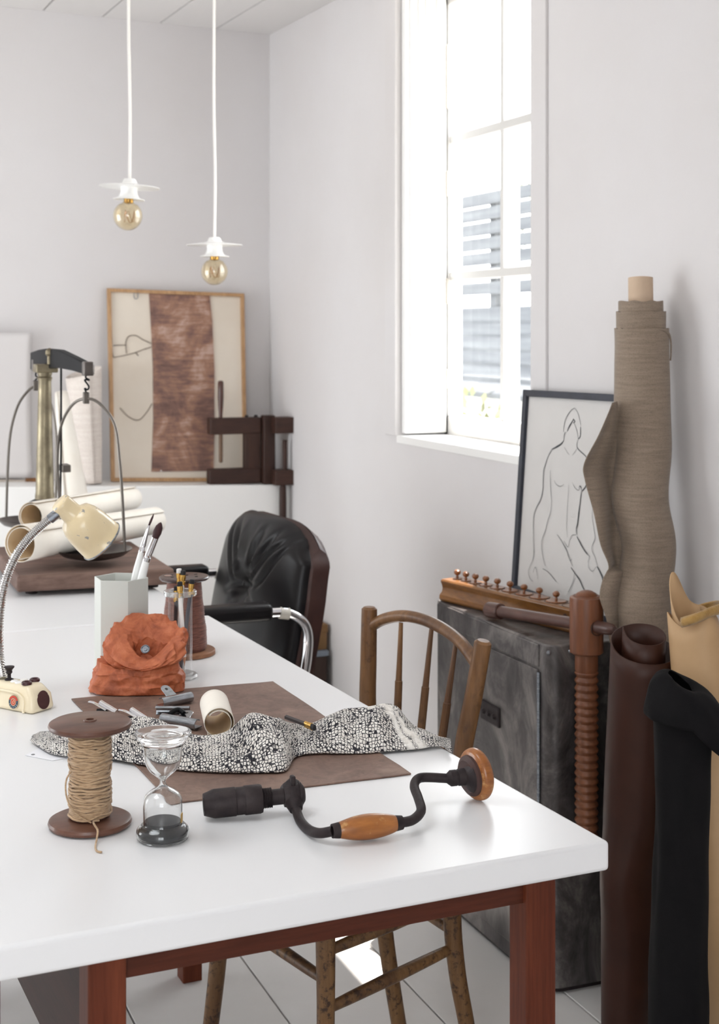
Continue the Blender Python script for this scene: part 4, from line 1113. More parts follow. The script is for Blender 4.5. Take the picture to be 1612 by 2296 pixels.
# blanket
def blanket_mat():
    m, N, L, B = nodes_of('black_white_boucle')
    v = coords(N, L, (225, 300, 1), uv=True)
    t = N.new('ShaderNodeTexNoise'); t.inputs['Scale'].default_value = .35; t.inputs['Detail'].default_value = 2; L.new(v, t.inputs['Vector'])
    mixv = N.new('ShaderNodeMixRGB'); mixv.inputs[0].default_value = .06; L.new(v, mixv.inputs[1]); L.new(t.outputs[1], mixv.inputs[2])
    vo = N.new('ShaderNodeTexVoronoi'); vo.feature = 'DISTANCE_TO_EDGE'; vo.inputs['Scale'].default_value = 1.0; vo.inputs['Randomness'].default_value = .55
    L.new(v, vo.inputs['Vector'])
    vc = N.new('ShaderNodeTexVoronoi'); vc.inputs['Scale'].default_value = 1.0; vc.inputs['Randomness'].default_value = .55; L.new(v, vc.inputs['Vector'])
    cell = ramp(N, L, vc.outputs['Color'], [(.0, lin((214, 208, 200))), (.8, lin((238, 234, 228)))])
    sx = N.new('ShaderNodeSeparateXYZ'); tc = N.new('ShaderNodeTexCoord'); L.new(tc.outputs['UV'], sx.inputs[0])
    # plain white bands near the right end
    cmb = N.new('ShaderNodeMath'); cmb.operation = 'MULTIPLY_ADD'; cmb.inputs[1].default_value = .55; L.new(sx.outputs[1], cmb.inputs[0]); L.new(sx.outputs[0], cmb.inputs[2])
    w = ramp(N, L, cmb.outputs[0], [(.0, (0, 0, 0, 1)), (.700, (0, 0, 0, 1)), (.704, (1, 1, 1, 1)), (.711, (1, 1, 1, 1)), (.715, (0, 0, 0, 1)), (.722, (1, 1, 1, 1)), (.732, (1, 1, 1, 1)), (.736, (0, 0, 0, 1)), (1.0, (0, 0, 0, 1))])
    # tone: darker weave towards the left end
    tn_ = ramp(N, L, ntex(N, L, coords(N, L, (1, 1, 1), uv=True), 22, 3), [(.35, (.08, .08, .08, 1)), (.65, (.22, .22, .22, 1))])
    sub = N.new('ShaderNodeMath'); sub.operation = 'SUBTRACT'; L.new(vo.outputs['Distance'], sub.inputs[0])
    th = N.new('ShaderNodeMath'); th.operation = 'MULTIPLY'; th.inputs[1].default_value = .62; L.new(tn_, th.inputs[0]); L.new(th.outputs[0], sub.inputs[1])
    mask = ramp(N, L, sub.outputs[0], [(.0, (0, 0, 0, 1)), (.05, (1, 1, 1, 1))])
    mxm = N.new('ShaderNodeMixRGB'); mxm.blend_type = 'LIGHTEN'; mxm.inputs[0].default_value = 1; L.new(mask, mxm.inputs[1]); L.new(w, mxm.inputs[2])
    fin = N.new('ShaderNodeMixRGB'); L.new(mxm.outputs[0], fin.inputs[0]); fin.inputs[1].default_value = lin((34, 32, 40)); L.new(cell, fin.inputs[2])
    L.new(fin.outputs[0], B.inputs['Base Color']); B.inputs['Roughness'].default_value = .9; B.inputs['Sheen Weight'].default_value = .1
    bump(N, L, B, vo.outputs['Distance'], .7, .0016)
    return m
cols = [  # front contact, crest, crest height
 ((0.3485,2.2004,0.7535), (0.3555,2.2113,0.762), .004), ((0.3623,2.1257,0.7535), (0.3739,2.1859,0.768), .012), ((0.3888,2.0938,0.7535), (0.3984,2.1453,0.772), .016), ((0.4396,2.0581,0.7545), (0.4568,2.132,0.776), .020),
 ((0.4706,2.0182,0.7545), (0.4997,2.1786,0.776), .022), ((0.5007,1.9838,0.7545), (0.5277,2.1511,0.776), .024), ((0.5369,1.9561,0.7545), (0.5601,2.0578,0.774), .021), ((0.5756,1.9341,0.7545), (0.605,2.0422,0.776), .024),
 ((0.6216,1.9156,0.7545), (0.6642,2.1132,0.78), .028), ((0.653,1.9118,0.7545), (0.6918,2.0883,0.778), .026), ((0.6873,1.9685,0.7545), (0.7159,2.0546,0.776), .022), ((0.7189,1.9747,0.7545), (0.7392,2.0401,0.78), .024),
 ((0.755,1.9603,0.7545), (0.7927,2.0677,0.784), .030), ((0.7962,1.9498,0.7535), (0.84,2.0661,0.788), .034), ((0.8338,1.9468,0.7535), (0.8806,2.0613,0.788), .034), ((0.8678,1.943,0.7535), (0.8809,1.9886,0.776), .022), ((0.904,1.9432,0.7535), (0.8989,1.9478,0.77), .016), ((0.907,1.908,0.7535), (0.9164,1.9309,0.766), .010)]
fr_ = catmull([c[0] for c in cols], 10); cr2 = catmull([c[1] for c in cols], 10); ht_ = catmull([(c[2], 0, 0) for c in cols], 10)
arc = [0.0]
for a, b in zip(fr_[:-1], fr_[1:]): arc.append(arc[-1] + (b - a).length)
def at(lst, u):
    i = u * (len(lst) - 1); a = int(min(i, len(lst) - 2)); t = i - a
    return lst[a] * (1 - t) + lst[a + 1] * t
AR = [Vector((a, 0, 0)) for a in arc]
def blank(u, v):
    f = at(fr_, u); c = at(cr2, u); h = at(ht_, u).x
    bdir = Vector((c.x - f.x, c.y - f.y, 0)); wd = bdir.length; bdir.normalize()
    if v < .8:
        t = v / .8
        p = Vector((lerp(f.x, c.x, t), lerp(f.y, c.y, t), 0))
        z = f.z + h * (1 - (1 - min(1, t * 2.2)) ** 2) * .85 + h * .15 * t
        env = math.sin(PI * min(1, t * 1.02)) ** .5 if t < .98 else 0
        n1 = noise.noise(Vector((p.x * 16 + p.y * 8, p.y * 26 - p.x * 10, 3)))
        n2 = 1 - abs(noise.noise(Vector((p.x * 20 - p.y * 14, p.y * 30 + p.x * 9, 7)))) * 2
        z += env * (h * .65 * n1 + h * .45 * n2 - h * .25)
        dd = Vector((p.x - .628, p.y - 2.05, 0))
        z -= .022 * math.exp(-((dd.x * .8 + dd.y * .6) / .010) ** 2 - ((dd.x * -.6 + dd.y * .8) / .035) ** 2)
        p.z = max(z, .7532)
        if v < .06: p = p - bdir * (.004 * math.sin(v / .06 * PI))
    else:
        t = (v - .8) / .2
        p = Vector((c.x, c.y, 0)) + bdir * (.034 * t)
        p.z = lerp(f.z + h, .7532, t * t)
    p.z += .0006
    return p
def buv(u, v):
    return (at(AR, u).x, v * .16 + .02 * math.sin(u * 9))
tag(obj('woven_throw', MB().grid(blank, 260, 64, uvfn=buv), blanket_mat(), smooth=180, solid=.0016), 'rumpled black and white woven throw spread across the brown leather sheet', 'throw')
tgp = [(0.3299,2.1357,0.7504), (0.3621,2.0947,0.7504), (0.3892,2.1026,0.7504), (0.3856,2.1472,0.7504), (0.363,2.176,0.7504)]
tg_ = thing('price_tag', 'white card tag sticking out from under the left end of the woven throw', 'tag', (0.3597,2.1293,0.7502))
obj('card', MB().prism(tgp, (0, 0, .0006)), mat('white_card', (236, 236, 240), .5), tg_, smooth=0)
obj('eyelet', MB().lathe([(.0028, 0), (.0028, .0004), (.0014, .0004), (.0014, 0)], 12, Vector((0.3405,2.1337,0.7511)), closed=True), M['steel'], tg_)

# pencils
M['gold'] = mat('gold_ferrule', (214, 172, 96), .22, 1.0)
M['eraser'] = mat('black_eraser', (28, 27, 30), .7)
def pencil(lab, top, bot, cbody, er, nm='pencil', length=None, tip=False, group='pencils in the clear tube'):
    top = Vector(top); bot = Vector(bot); d = (top - bot).normalized(); L_ = (top - bot).length
    t = thing(nm, lab, 'pencil', tuple(bot), group)
    q = lambda s: bot + d * s
    b0 = .016 if tip else 0.0
    if tip:
        obj('sharpened_tip', MB().tube([q(0), q(.004), q(b0)], [.0003, .0009, .0036], 6), mat('cedar', (200, 150, 120), .7), t, smooth=0)
    obj('barrel', MB().tube([q(b0), q(L_ - .026)], .0037, 6), mat('pencil_paint', cbody, .35), t, smooth=0)
    obj('ferrule', MB().tube([q(L_ - .028), q(L_ - .02), q(L_ - .0195), q(L_ - .017), q(L_ - .0165), q(L_ - .008)], [.0040, .0040, .0034, .0034, .0042, .0044], 12, squash=(1.25, .8)), M['gold'], t)
    obj('eraser', MB().tube([q(L_ - .009), q(L_ - .001), q(L_)], [.0038, .0038, .0028], 10, squash=(1.25, .8)), er, t)
    return t
wer = mat('white_eraser', (232, 230, 226), .6)
pencil('dark stub pencil with a gold ferrule lying on the woven throw', (0, 0, 0) if False else (0.7221,1.9816,0.79), (0.7072,2.0664,0.786), (46, 38, 38), M['eraser'], group='loose pencils')

# small paper roll
pa, pb = Vector((0.608,2.0896,0.7801)), Vector((0.6319,2.1996,0.7807))
pa.z = pb.z = .7812
paper_roll('parchment_roll', 'small pale paper roll with a tan inside lying on the leather sheet', tuple(pa), tuple(pb), .0250, .0250, 1.75, 3.6, .70, .0009)

# bulldog clips
M['zinc'] = mat('grey_zinc', (176, 180, 186), .25, .95, col2=(140, 145, 150), ns=60, st=(1, 1, 5))
def half_tube(a, b, r, open_dir, arc_=250, th=.0009):
    a = Vector(a); b = Vector(b); d = (b - a).normalized(); od = Vector(open_dir); od = (od - d * od.dot(d)).normalized(); sd = d.cross(od)
    A0 = math.radians(180 - arc_ / 2); n = 16
    pts = []
    for rr in (r, r - th):
        row = []
        for k in range(n + 1):
            g = A0 + math.radians(arc_) * k / n
            row.append(od * math.cos(g) * rr + sd * math.sin(g) * rr)
        pts.append(row)
    ring_ = pts[0] + list(reversed(pts[1]))
    m_ = len(ring_)
    mb = MB().add([a + p for p in ring_] + [b + p for p in ring_], [(i, (i + 1) % m_, (i + 1) % m_ + m_, i + m_) for i in range(m_)])
    for o_ in (0, m_):
        for k in range(n):
            mb.f.append((o_ + k, o_ + k + 1, o_ + m_ - 2 - k, o_ + m_ - 1 - k))
    return mb
def tab(base, d, side, L_, w, up, th=.001):
    base = Vector(base); d = Vector(d).normalized(); s = Vector(side); s = (s - d * s.dot(d)).normalized(); n = d.cross(s)
    pts = [base - s * w * .62, base + d * L_ * .45 - s * w * .5]
    for k in range(9):
        g = -PI / 2 + PI * k / 8
        pts.append(base + d * (L_ - w * .5 + math.cos(g) * w * .5) + s * math.sin(g) * w * .5)
    pts += [base + d * L_ * .45 + s * w * .5, base + s * w * .62]
    mb = MB().prism([p for p in pts], n * th)
    c = base + d * (L_ - w * .5) + n * (th * 1.05 if n.z > 0 else -.00005)
    return mb, c, (n if n.z > 0 else -n)
mhole = mat('dark_hole', (46, 40, 36), .8)
def big_clip(lab, a, b, tdir, r, tl, tw, m):
    a = Vector(a); b = Vector(b); c = (a + b) / 2
    t = thing('bulldog_clip', lab, 'clip', (c.x, c.y, MZ), 'large grey bulldog clips')
    ax_ = (b - a).normalized(); hd_ = Vector(tdir); hf = Vector((hd_.x, hd_.y, 0)).normalized()
    obj('jaw', half_tube(a, b, r, hf * 1 + Vector((0, 0, -.4)), 235), m, t, smooth=50)
    obj('lower_jaw', MB().bar(a + hf * .006 - Vector((0, 0, r * .7)), b + hf * .006 - Vector((0, 0, r * .7)), .016, .0014), m, t, smooth=0)
    obj('spring', MB().tube([a.lerp(b, .3) + hf * .012 - Vector((0, 0, .001)), a.lerp(b, .7) + hf * .012 - Vector((0, 0, .001))], .0042, 14), M['castiron'], t)
    mb, hc_, hn = tab(c + hf * .004 + Vector((0, 0, r * .1)), hd_, ax_, tl, tw, UPZ)
    h = obj('handle', mb, m, t, smooth=0, bevel=.0004, bseg=1)
    obj('handle_hole', MB().lathe([(0, .0002), (tw * .12, .0002), (tw * .14, 0)], 12, hc_, hn), mhole, h)
    return t
big_clip('zinc bulldog clip with its handle tab raised against the orange bag', (0.5747,2.3095,0.762), (0.6305,2.3304,0.762), (-.35, .75, .5), .0085, .034, .019, M['zinc'])
k2 = big_clip('dark grey bulldog clip lying open between the paper roll and the raised clip', (0.5537,2.2166,0.7618), (0.5954,2.1614,0.7618), (.55, .83, .14), .0085, .040, .021, M['zinc'])
obj('upper_jaw', half_tube((0.5546,2.264,0.762), (0.6049,2.2439,0.762), .0080, (0, -1, -.6), 200), M['zinc'], k2, smooth=50)
obj('spring_coil', MB().tube(catmull([(0.5642,2.2128,0.768), (0.5722,2.2161,0.772), (0.5813,2.2182,0.772), (0.5863,2.2096,0.768)], 6), .0040, 12), M['castiron'], k2)
def small_clip(lab, a, b, la, lb_):
    a = Vector(a); b = Vector(b)
    t = thing('small_clip', lab, 'clip', (b.x, b.y, MZ), 'small bright steel clips')
    obj('jaw', half_tube(a, b, .0052, (0, .3, -1), 210), M['chrome'], t, smooth=50)
    la = Vector(la); lb_ = Vector(lb_)
    obj('handle', MB().tube(catmull([la, la.lerp(lb_, .3) + Vector((0, 0, .002)), la.lerp(lb_, .7) + Vector((0, 0, .001)), lb_], 6), .0042, 10, squash=(.35, 1)), M['chrome'], t)
    obj('spring', MB().tube([la.lerp(lb_, .55) - Vector((.004, .004, .006)), b.lerp(a, .4) - Vector((0, 0, .002))], .0034, 12), M['castiron'], t)
small_clip('small bright steel clip at the leather corner, the one nearer the lamp', (0.4788,2.3228,0.768), (0.4981,2.2913,0.758), (0.4637,2.3379,0.768), (0.4853,2.3057,0.76))
small_clip('small bright steel clip just behind the jute spool top', (0.5174,2.2683,0.766), (0.5325,2.2348,0.758), (0.5002,2.2781,0.766), (0.5194,2.246,0.76))

# hexagonal cup and brushes
cc = Vector((0.5673,2.5727,0.7502)); R_ = .0497
def hexv(r, z, k): 
    a = math.radians(7 + 60 * k)
    return Vector((cc.x, cc.y, z)) + (RGT * math.cos(a) + TOW * math.sin(a)) * r
Mcup = mat('sage_grey_ceramic', (206, 208, 202), .45)
mb = MB()
rows = [(R_, TZ), (R_, TZ + .176), (R_ - .0024, TZ + .176), (R_ - .0024, TZ + .004)]
vs_ = [hexv(r, z, k) for r, z in rows for k in range(6)]
fs = [tuple(range(6)), tuple(18 + k for k in range(6))]
for i in range(3):
    fs += [(i * 6 + k, i * 6 + (k + 1) % 6, (i + 1) * 6 + (k + 1) % 6, (i + 1) * 6 + k) for k in range(6)]
tag(obj('hexagonal_cup', MB().add(vs_, fs), Mcup, smooth=0, bevel=.0006, bseg=2), 'tall pale grey hexagonal cup holding two brushes', 'cup')
Mbr = mat('maroon_bristle', (62, 28, 30), .7, col2=(40, 16, 18), ns=300, st=(1, 1, .1))
Mhan = mat('white_lacquer', (238, 238, 236), .25)
def brush(lab, pts, rads, bris, flat):
    b0, b1, f1, e1 = [Vector(p) for p in pts]
    t = thing('paint_brush', lab, 'brush', tuple(b0), 'paint brushes in the cup')
    d = (b1 - b0).normalized()
    obj('handle', MB().tube([b0, b0.lerp(b1, .5), b0.lerp(b1, .85), b1], [rads[0] * .7, rads[0], rads[0] * 1.05, rads[1]], 14), Mhan, t)
    fq = [b1 - d * .002, b1.lerp(f1, .12), b1.lerp(f1, .14), b1.lerp(f1, .2), b1.lerp(f1, .22), f1]
    obj('ferrule', MB().tube(fq, [rads[1] * 1.08, rads[1] * 1.06, rads[1] * .95, rads[1] * .95, rads[1] * 1.05, rads[2]], 14, squash=flat), M['chrome'], t)
    obj('bristles', MB().tube([f1, f1.lerp(e1, .35), f1.lerp(e1, .7), f1.lerp(e1, .92), e1], [rads[2] * .95, bris, bris * .85, bris * .4, .0004], 14, squash=flat), Mbr, t)
brush('slim pointed paint brush with white handle in the hexagonal cup', ((cc.x - .012, cc.y + .012, TZ + .008), (0.6079,2.5894,0.9676), (0.6231,2.5941,1.0133), (0.6326,2.5956,1.0339)), (.0066, .0050, .0019), .0022, (1, 1))
brush('wide flat paint brush with white handle in the hexagonal cup', ((cc.x - .006, cc.y - .004, TZ + .008), (0.6091,2.5565,0.9562), (0.624,2.5506,0.9963), (0.6337,2.5467,1.0243)), (.0074, .0062, .0064), .0078, (1, 1))

# orange waxed canvas bag
def bag_mat():
    m, N, L, B = nodes_of('rust_waxed_canvas')
    a = ntex(N, L, coords(N, L), 26, 8, .7, .9)
    L.new(ramp(N, L, a, [(.30, lin((138, 68, 40))), (.5, lin((178, 96, 60))), (.66, lin((196, 114, 76))), (.80, lin((216, 146, 108)))]), B.inputs['Base Color'])
    B.inputs['Roughness'].default_value = .62
    wv = N.new('ShaderNodeMixRGB'); wv.inputs[0].default_value = .03
    cd = coords(N, L); wn = N.new('ShaderNodeTexNoise'); wn.inputs['Scale'].default_value = 25; L.new(cd, wn.inputs['Vector']); L.new(cd, wv.inputs[1]); L.new(wn.outputs[1], wv.inputs[2])
    vo = N.new('ShaderNodeTexVoronoi'); vo.feature = 'DISTANCE_TO_EDGE'; vo.inputs['Scale'].default_value = 38; L.new(wv.outputs[0], vo.inputs['Vector'])
    n0 = bump(N, L, B, vo.outputs['Distance'], .55, .006)
    n1 = bump(N, L, B, ntex(N, L, coords(N, L), 55, 4, .6, .6), .3, .003, n0)
    bump(N, L, B, ntex(N, L, coords(N, L), 900, 2), .25, .0006, n1)
    return m
bc = Vector((0.5684,2.4477,0.7502))
rings = [  # v, z, half width, half depth, shift right, shift to viewer, tilt(back up)
 (0, .001, .052, .034, 0, 0, 0), (.05, .0035, .073, .044, -.002, 0, 0), (.14, .018, .073, .045, -.002, .0, 0), (.25, .036, .067, .043, .0, .0, .03), (.32, .046, .062, .041, .003, .0, .08),
 (.36, .046, .052, .035, .008, .0, .12), (.41, .050, .058, .040, .012, .003, .25), (.50, .062, .064, .044, .014, .004, .40), (.60, .075, .064, .043, .015, .002, .58), (.69, .086, .058, .038, .016, .000, .72), (.74, .0900, .048, .031, .019, -.001, .78), (.78, .086, .037, .024, .023, .000, .78), (.84, .072, .031, .020, .025, .002, .6), (.93, .050, .032, .019, .016, .0, .1), (1, .040, .002, .002, .014, 0, 0)]
def rg(v, k): return interp([(r[0], r[k]) for r in rings], v)
def bagf(u, v):
    a = 2 * PI * u
    ca_, sa_ = math.cos(a), math.sin(a)
    hw_, hd_ = rg(v, 2), rg(v, 3)
    sq = 1 + (.10 if v < .3 else .0) * abs(math.sin(2 * a)) ** 2
    p3 = Vector((ca_ * 1.5, sa_ * 1.5, v * 4.6))
    n = 1 - 2 * abs(noise.noise(p3 + Vector((3, 1, 0))))
    n += .6 * (1 - 2 * abs(noise.noise(p3 * 2.1 + Vector((9, 2, 5)))))
    n += .10 * (1 - 2 * abs(noise.noise(p3 * 4.3)))
    amp = .0085 * min(1, v / .06) * (1 if v < .72 else .55)
    k = sq + (n * amp - .002) / max(hw_, .01)
    x = ca_ * hw_ * k; y = sa_ * hd_ * k
    z = rg(v, 1) - y * rg(v, 6) + (.006 * math.sin(2 * a + .8) + .004 * math.sin(3 * a)) * max(0, min(1, (v - .45) / .2)) + amp * .8 * n * (1 if v > .3 else 0)
    return bc + RGT * (x + rg(v, 4)) + TOW * (y + rg(v, 5)) + Vector((0, 0, max(z, .0012)))
bg_ = thing('waxed_canvas_bag', 'crumpled rust-orange waxed canvas bag with a rolled-down top', 'bag', tuple(bc))
obj('sack', MB().grid(bagf, 150, 120, closeu=True), bag_mat(), bg_, smooth=70)
bs_ = Vector((0.5738,2.4145,0.8278))
sn = obj('snap_button', MB().lathe([(0, .0022), (.003, .0022), (.0034, .001), (.0055, .001), (.0065, .0025), (.0075, .0018), (.0078, 0)], 20, bs_, TOW + UPZ * .6), M['steel'], bg_)

# thread cone
sp_ = Vector((0.7158,2.6946,0.7502))
M['thread'] = None
def thread_mat(name, c1, c2, sc, bst=.8):
    m, N, L, B = nodes_of(name)
    f = ntex(N, L, coords(N, L, (.12, .12, 1)), sc, 3, .6, .4)
    L.new(ramp(N, L, f, [(.32, lin(c1)), (.6, lin(c2))]), B.inputs['Base Color']); B.inputs['Roughness'].default_value = .75; B.inputs['Sheen Weight'].default_value = .2
    bump(N, L, B, f, bst, .0016)
    return m
M['thread'] = thread_mat('rust_thread', (92, 54, 44), (132, 84, 70), 420)
cs = thing('thread_cone', 'tall cone of rust-brown thread on a round wooden base', 'thread spool', tuple(sp_))
M['flange'] = wood('dark_flange', (88, 58, 46), (122, 86, 70), 'x', .4, 12, .3, wear=((150, 112, 92), 20, .62, .75))
M['corkbase'] = wood('board_base', (128, 86, 58), (158, 112, 82), 'x', .6, 14, .4)
obj('base_disc', MB().lathe([(0, 0), (.057, 0), (.0595, .001), (.0595, .0075), (.058, .009), (0, .009)], 48, sp_), M['corkbase'], cs)
pr = []
for i in range(90):
    t = i / 89
    r = interp([(0, .0405), (.06, .0435), (.25, .0425), (.5, .0385), (.8, .0345), (1, .0325)], t)
    pr.append((r + .0006 * math.sin(i * 2.4) + .0006 * noise.noise(Vector((i * .7, 0, 0))), .009 + t * .133))
obj('thread', MB().lathe([(0, .009)] + pr + [(0, .142)], 48, sp_, fn=lambda a, h: 1 + .012 * noise.noise(Vector((math.cos(a), math.sin(a), h * 90)))), M['thread'], cs, smooth=180)
td = obj('top_disc', MB().lathe([(0, .142), (.044, .142), (.0475, .1445), (.0478, .147), (.046, .149), (.008, .1505), (.008, .147), (0, .147)], 48, sp_), mat('black_brown_bakelite', (62, 48, 46), .25, col2=(84, 66, 60), ns=10), cs)
for k in range(6):
    a = k * PI / 3 + .3
    obj('vent_hole', MB().lathe([(0, .0004), (.0030, .0004), (.0032, 0)], 10, sp_ + Vector((math.cos(a) * .026, math.sin(a) * .026, .1499))), mhole, td)
obj('label_dot', MB().lathe([(0, .0004), (.0072, .0004), (.0074, 0)], 16, sp_ + RGT * -.031 + Vector((0, 0, .1497))), mat('label_dot', (150, 124, 112), .6), td)

# clear tube with pencils
M['acr'] = thin_glass('clear_acrylic', edge=(.90, .91, .91), glossy=.8)
def acrylic_edge():
    m, N, L, B = nodes_of('acrylic_edge')
    B.inputs['Base Color'].default_value = (.93, .95, .95, 1); B.inputs['Roughness'].default_value = .12
    B.inputs['Transmission Weight'].default_value = .82; B.inputs['IOR'].default_value = 1.3
    return m
M['acr_e'] = acrylic_edge()
at_ = Vector((0.6605,2.5139,0.7502))
tu = thing('pencil_tube', 'clear acrylic flanged tube holding pencils beside the orange bag', 'pencil holder', tuple(at_))
obj('tube', MB().lathe([(.0215, .007), (.0215, .151), (.0190, .151), (.0190, .007)], 40, at_, closed=True), M['acr'], tu)
obj('rim', MB().lathe([(.0192, .147), (.0285, .147), (.0293, .148), (.0293, .154), (.0285, .155), (.0192, .155)], 48, at_, closed=True), M['acr_e'], tu)
obj('base', MB().lathe([(0, 0), (.029, 0), (.0308, .0015), (.0308, .0055), (.029, .007), (.0235, .0072), (.022, .010), (0, .010)], 48, at_), M['acr_e'], tu)
zb_ = .7615
def bz(p): return (p[0], p[1], zb_)
pencil('white pencil with a white eraser end in the clear tube', (0.6597,2.5202,0.9434), bz((0.6671,2.5172,0.7521)), (236, 234, 230), wer)
pencil('white pencil with a black eraser standing tallest beside the white-tipped one', (0.6658,2.5124,0.9411), bz((0.6554,2.5165,0.7533)), (236, 234, 230), M['eraser'])
pencil('white pencil with black eraser, point down at the front of the tube', (0.6537,2.4913,0.9253), (0.6618,2.4881,0.7763), (238, 236, 233), M['eraser'], tip=True)
pencil('grey pencil with black eraser leaning to the right of the tube', (0.6793,2.5016,0.926), bz((0.6593,2.5096,0.7544)), (92, 94, 102), M['eraser'])
pencil('dark pencil with black eraser low at the left rim of the tube', (0.6567,2.5246,0.9118), bz((0.653,2.5261,0.7513)), (40, 38, 42), M['eraser'])

# jute spool
js = Vector((0.3585,1.8049,0.812)); js.z = TZ
sp2 = thing('jute_spool', 'dark wooden flanged spool wound with jute twine at the table front', 'twine spool', tuple(js))
M['walnut'] = wood('walnut_flange', (84, 54, 42), (118, 80, 64), 'x', .38, 10, .25, wear=((146, 112, 94), 16, .66, .8), coat=.1)
def flange(z0, z1): return MB().lathe([(0, z0), (.046, z0), (.0508, z0 + .002), (.0520, (z0 + z1) / 2), (.0508, z1 - .002), (.047, z1), (.0085, z1 + .0006), (.0080, z1 + .002), (.0050, z1 + .002), (.0046, z1 - .004), (0, z1 - .004)], 56, js)
obj('lower_flange', flange(.0, .0105), M['walnut'], sp2)
obj('upper_flange', flange(.1215, .1310), M['walnut'], sp2)
obj('core', MB().lathe([(0, .01), (.020, .01), (.020, .122), (0, .122)], 24, js), M['walnut'], sp2)
M['jute'] = thread_mat('jute_twine', (156, 126, 94), (192, 162, 128), 900, .5)
random.seed(11)
def winding(turns, z0, z1, r, ph, amp):
    pts = []
    n = int(turns * 22)
    for i in range(n + 1):
        t = i / n; a = 2 * PI * turns * t + ph
        z = lerp(z0, z1, t) + amp * noise.noise(Vector((math.cos(a) * 1.3 + ph, math.sin(a) * 1.3, t * 17)))
        rr = r + .0009 * noise.noise(Vector((math.cos(a) * 2, math.sin(a) * 2, t * 30 + ph)))
        rr += .0012 * math.sin(t * PI * 3 + 1)
        pts.append(js + Vector((rr * math.cos(a), rr * math.sin(a), z)))
    return MB().tube(pts, .00155, 6)
obj('twine', winding(34, .0135, .1185, .0233, 0, .0015), M['jute'], sp2, smooth=180)
obj('twine', winding(21, .116, .0145, .0249, 1.2, .004), M['jute'], sp2, smooth=180)
obj('twine', winding(13, .016, .112, .0254, 2.2, .0075), M['jute'], sp2, smooth=180)
obj('loose_twine', MB().tube(catmull([(0.3634,1.7738,0.7654), (0.3559,1.7693,0.7667), (0.3549,1.7589,0.7657), (0.357,1.7506,0.7616), (0.354,1.741,0.7553), (Vector((0.3491,1.725,0.7516))), (Vector((0.3476,1.7096,0.7516))), (Vector((0.3521,1.7031,0.7516)))], 8), .0013, 6), M['jute'], sp2, smooth=180)
obj('loose_twine', MB().tube(catmull([(0.3323,1.7895,0.8249), (0.3259,1.7845,0.8188), (0.324,1.7831,0.8085), (0.3256,1.7825,0.7948), (0.3306,1.7805,0.7827), (0.3412,1.7784,0.7711), (0.3543,1.7753,0.7633)], 8), .0011, 6), M['jute'], sp2, smooth=180)

# hourglass
hg0 = Vector((0.4315,1.7251,0.7939)); hg0.z = TZ
hg = thing('hourglass', 'clear glass hourglass with black sand at the table front', 'hourglass', tuple(hg0))
k1 = 1.762 / 3242
def hy(y): return 1.37 - (y - 740) * k1 - TZ
pf = [(0, .0012), (.028, .0012), (.0315, .004), (.0325, .0085), (.031, .0135), (.0265, .0175), (.0240, .0195), (.0238, .030), (.0238, .0440), (.0215, .0525), (.0150, .0585), (.0080, .0625), (.0045, .0660), (.0036, .0695), (.0046, .0730), (.0095, .0775), (.0165, .0835), (.0210, .0915), (.0230, .1000), (.0236, .1080), (.0250, .1140), (.0290, .1210), (.0335, .1262), (.0348, .1285), (.0340, .1300), (.028, .1290), (.020, .1275), (.012, .1270), (0, .1268)]
def smooth_prof(p):
    c = catmull([(a, 0, b) for a, b in p], 4)
    return [(max(0, q.x), q.z) for q in c]
M['hg'] = solid_glass('hourglass_glass', 1.42)
ins = [(0, .0020), (.0268, .0020), (.0302, .0046), (.0311, .0085), (.0296, .0130), (.0252, .0166), (.0227, .0195), (.0225, .030), (.0225, .0440), (.0202, .0516), (.0140, .0573), (.0070, .0615), (.0034, .0655), (.0024, .0695), (.0034, .0735), (.0085, .0785), (.0153, .0845), (.0197, .0920), (.0217, .1000), (.0223, .1080), (.0236, .1145), (.0262, .1190), (.020, .1232), (.010, .1240), (0, .1242)]
obj('glass', MB().lathe(smooth_prof(pf), 56, hg0).lathe(list(reversed(smooth_prof(ins))), 56, hg0), M['hg'], hg, smooth=180)
obj('black_sand', MB().lathe([(0, .0024), (.0262, .0024), (.0296, .0050), (.0305, .0086), (.0290, .0128), (.0246, .0162), (.0222, .0190), (.0221, .0225), (.012, .0235), (0, .0238)], 48, hg0), mat('black_sand', (26, 27, 32), .5, bs=900, bst=.3), hg)
a0 = math.radians(30)
def lbl(u, v):
    a = lerp(-.05, .32, u); r = .0242
    d = RGT * math.cos(a) + TOW * math.sin(a)
    return hg0 + d * r + Vector((0, 0, lerp(.021, .0325, v)))
obj('gold_label', MB().grid(lbl, 8, 4), mat('gold_foil', (196, 156, 78), .35, .5), hg, solid=.0002)

# hand brace
M['bracewood'] = wood('worn_orange_wood', (128, 72, 30), (176, 112, 54), 'x', .32, 14, .15, coat=.25, wear=((186, 140, 88), 60, .56, .66))
A0 = Vector((0.4964,1.7745,0.7676)); A1 = Vector((0.8684,1.7066,0.7841))
A0.z = .7685; A1.z = .7845
bd_ = (A1 - A0).normalized(); BL = (A1 - A0).length
def bs(px): return (px - 456) / 644 * BL
br = thing('hand_brace', 'carpenters hand brace with iron crank and worn wooden grips on the table', 'hand brace', tuple(Vector((A0.x, A0.y, TZ)).lerp(Vector((A1.x, A1.y, TZ)), .5)))
chk = [(0, bs(462)), (.0088, bs(462)), (.0088, bs(457)), (.0135, bs(456)), (.0175, bs(476)), (.0180, bs(480)), (.0180, bs(525)), (.0172, bs(526.5)), (.0172, bs(543)), (.0180, bs(545)), (.0182, bs(546)), (.0182, bs(578)), (.0172, bs(583)), (.0125, bs(584))]
obj('chuck', MB().lathe(chk, 40, A0, bd_), M['iron'], br)
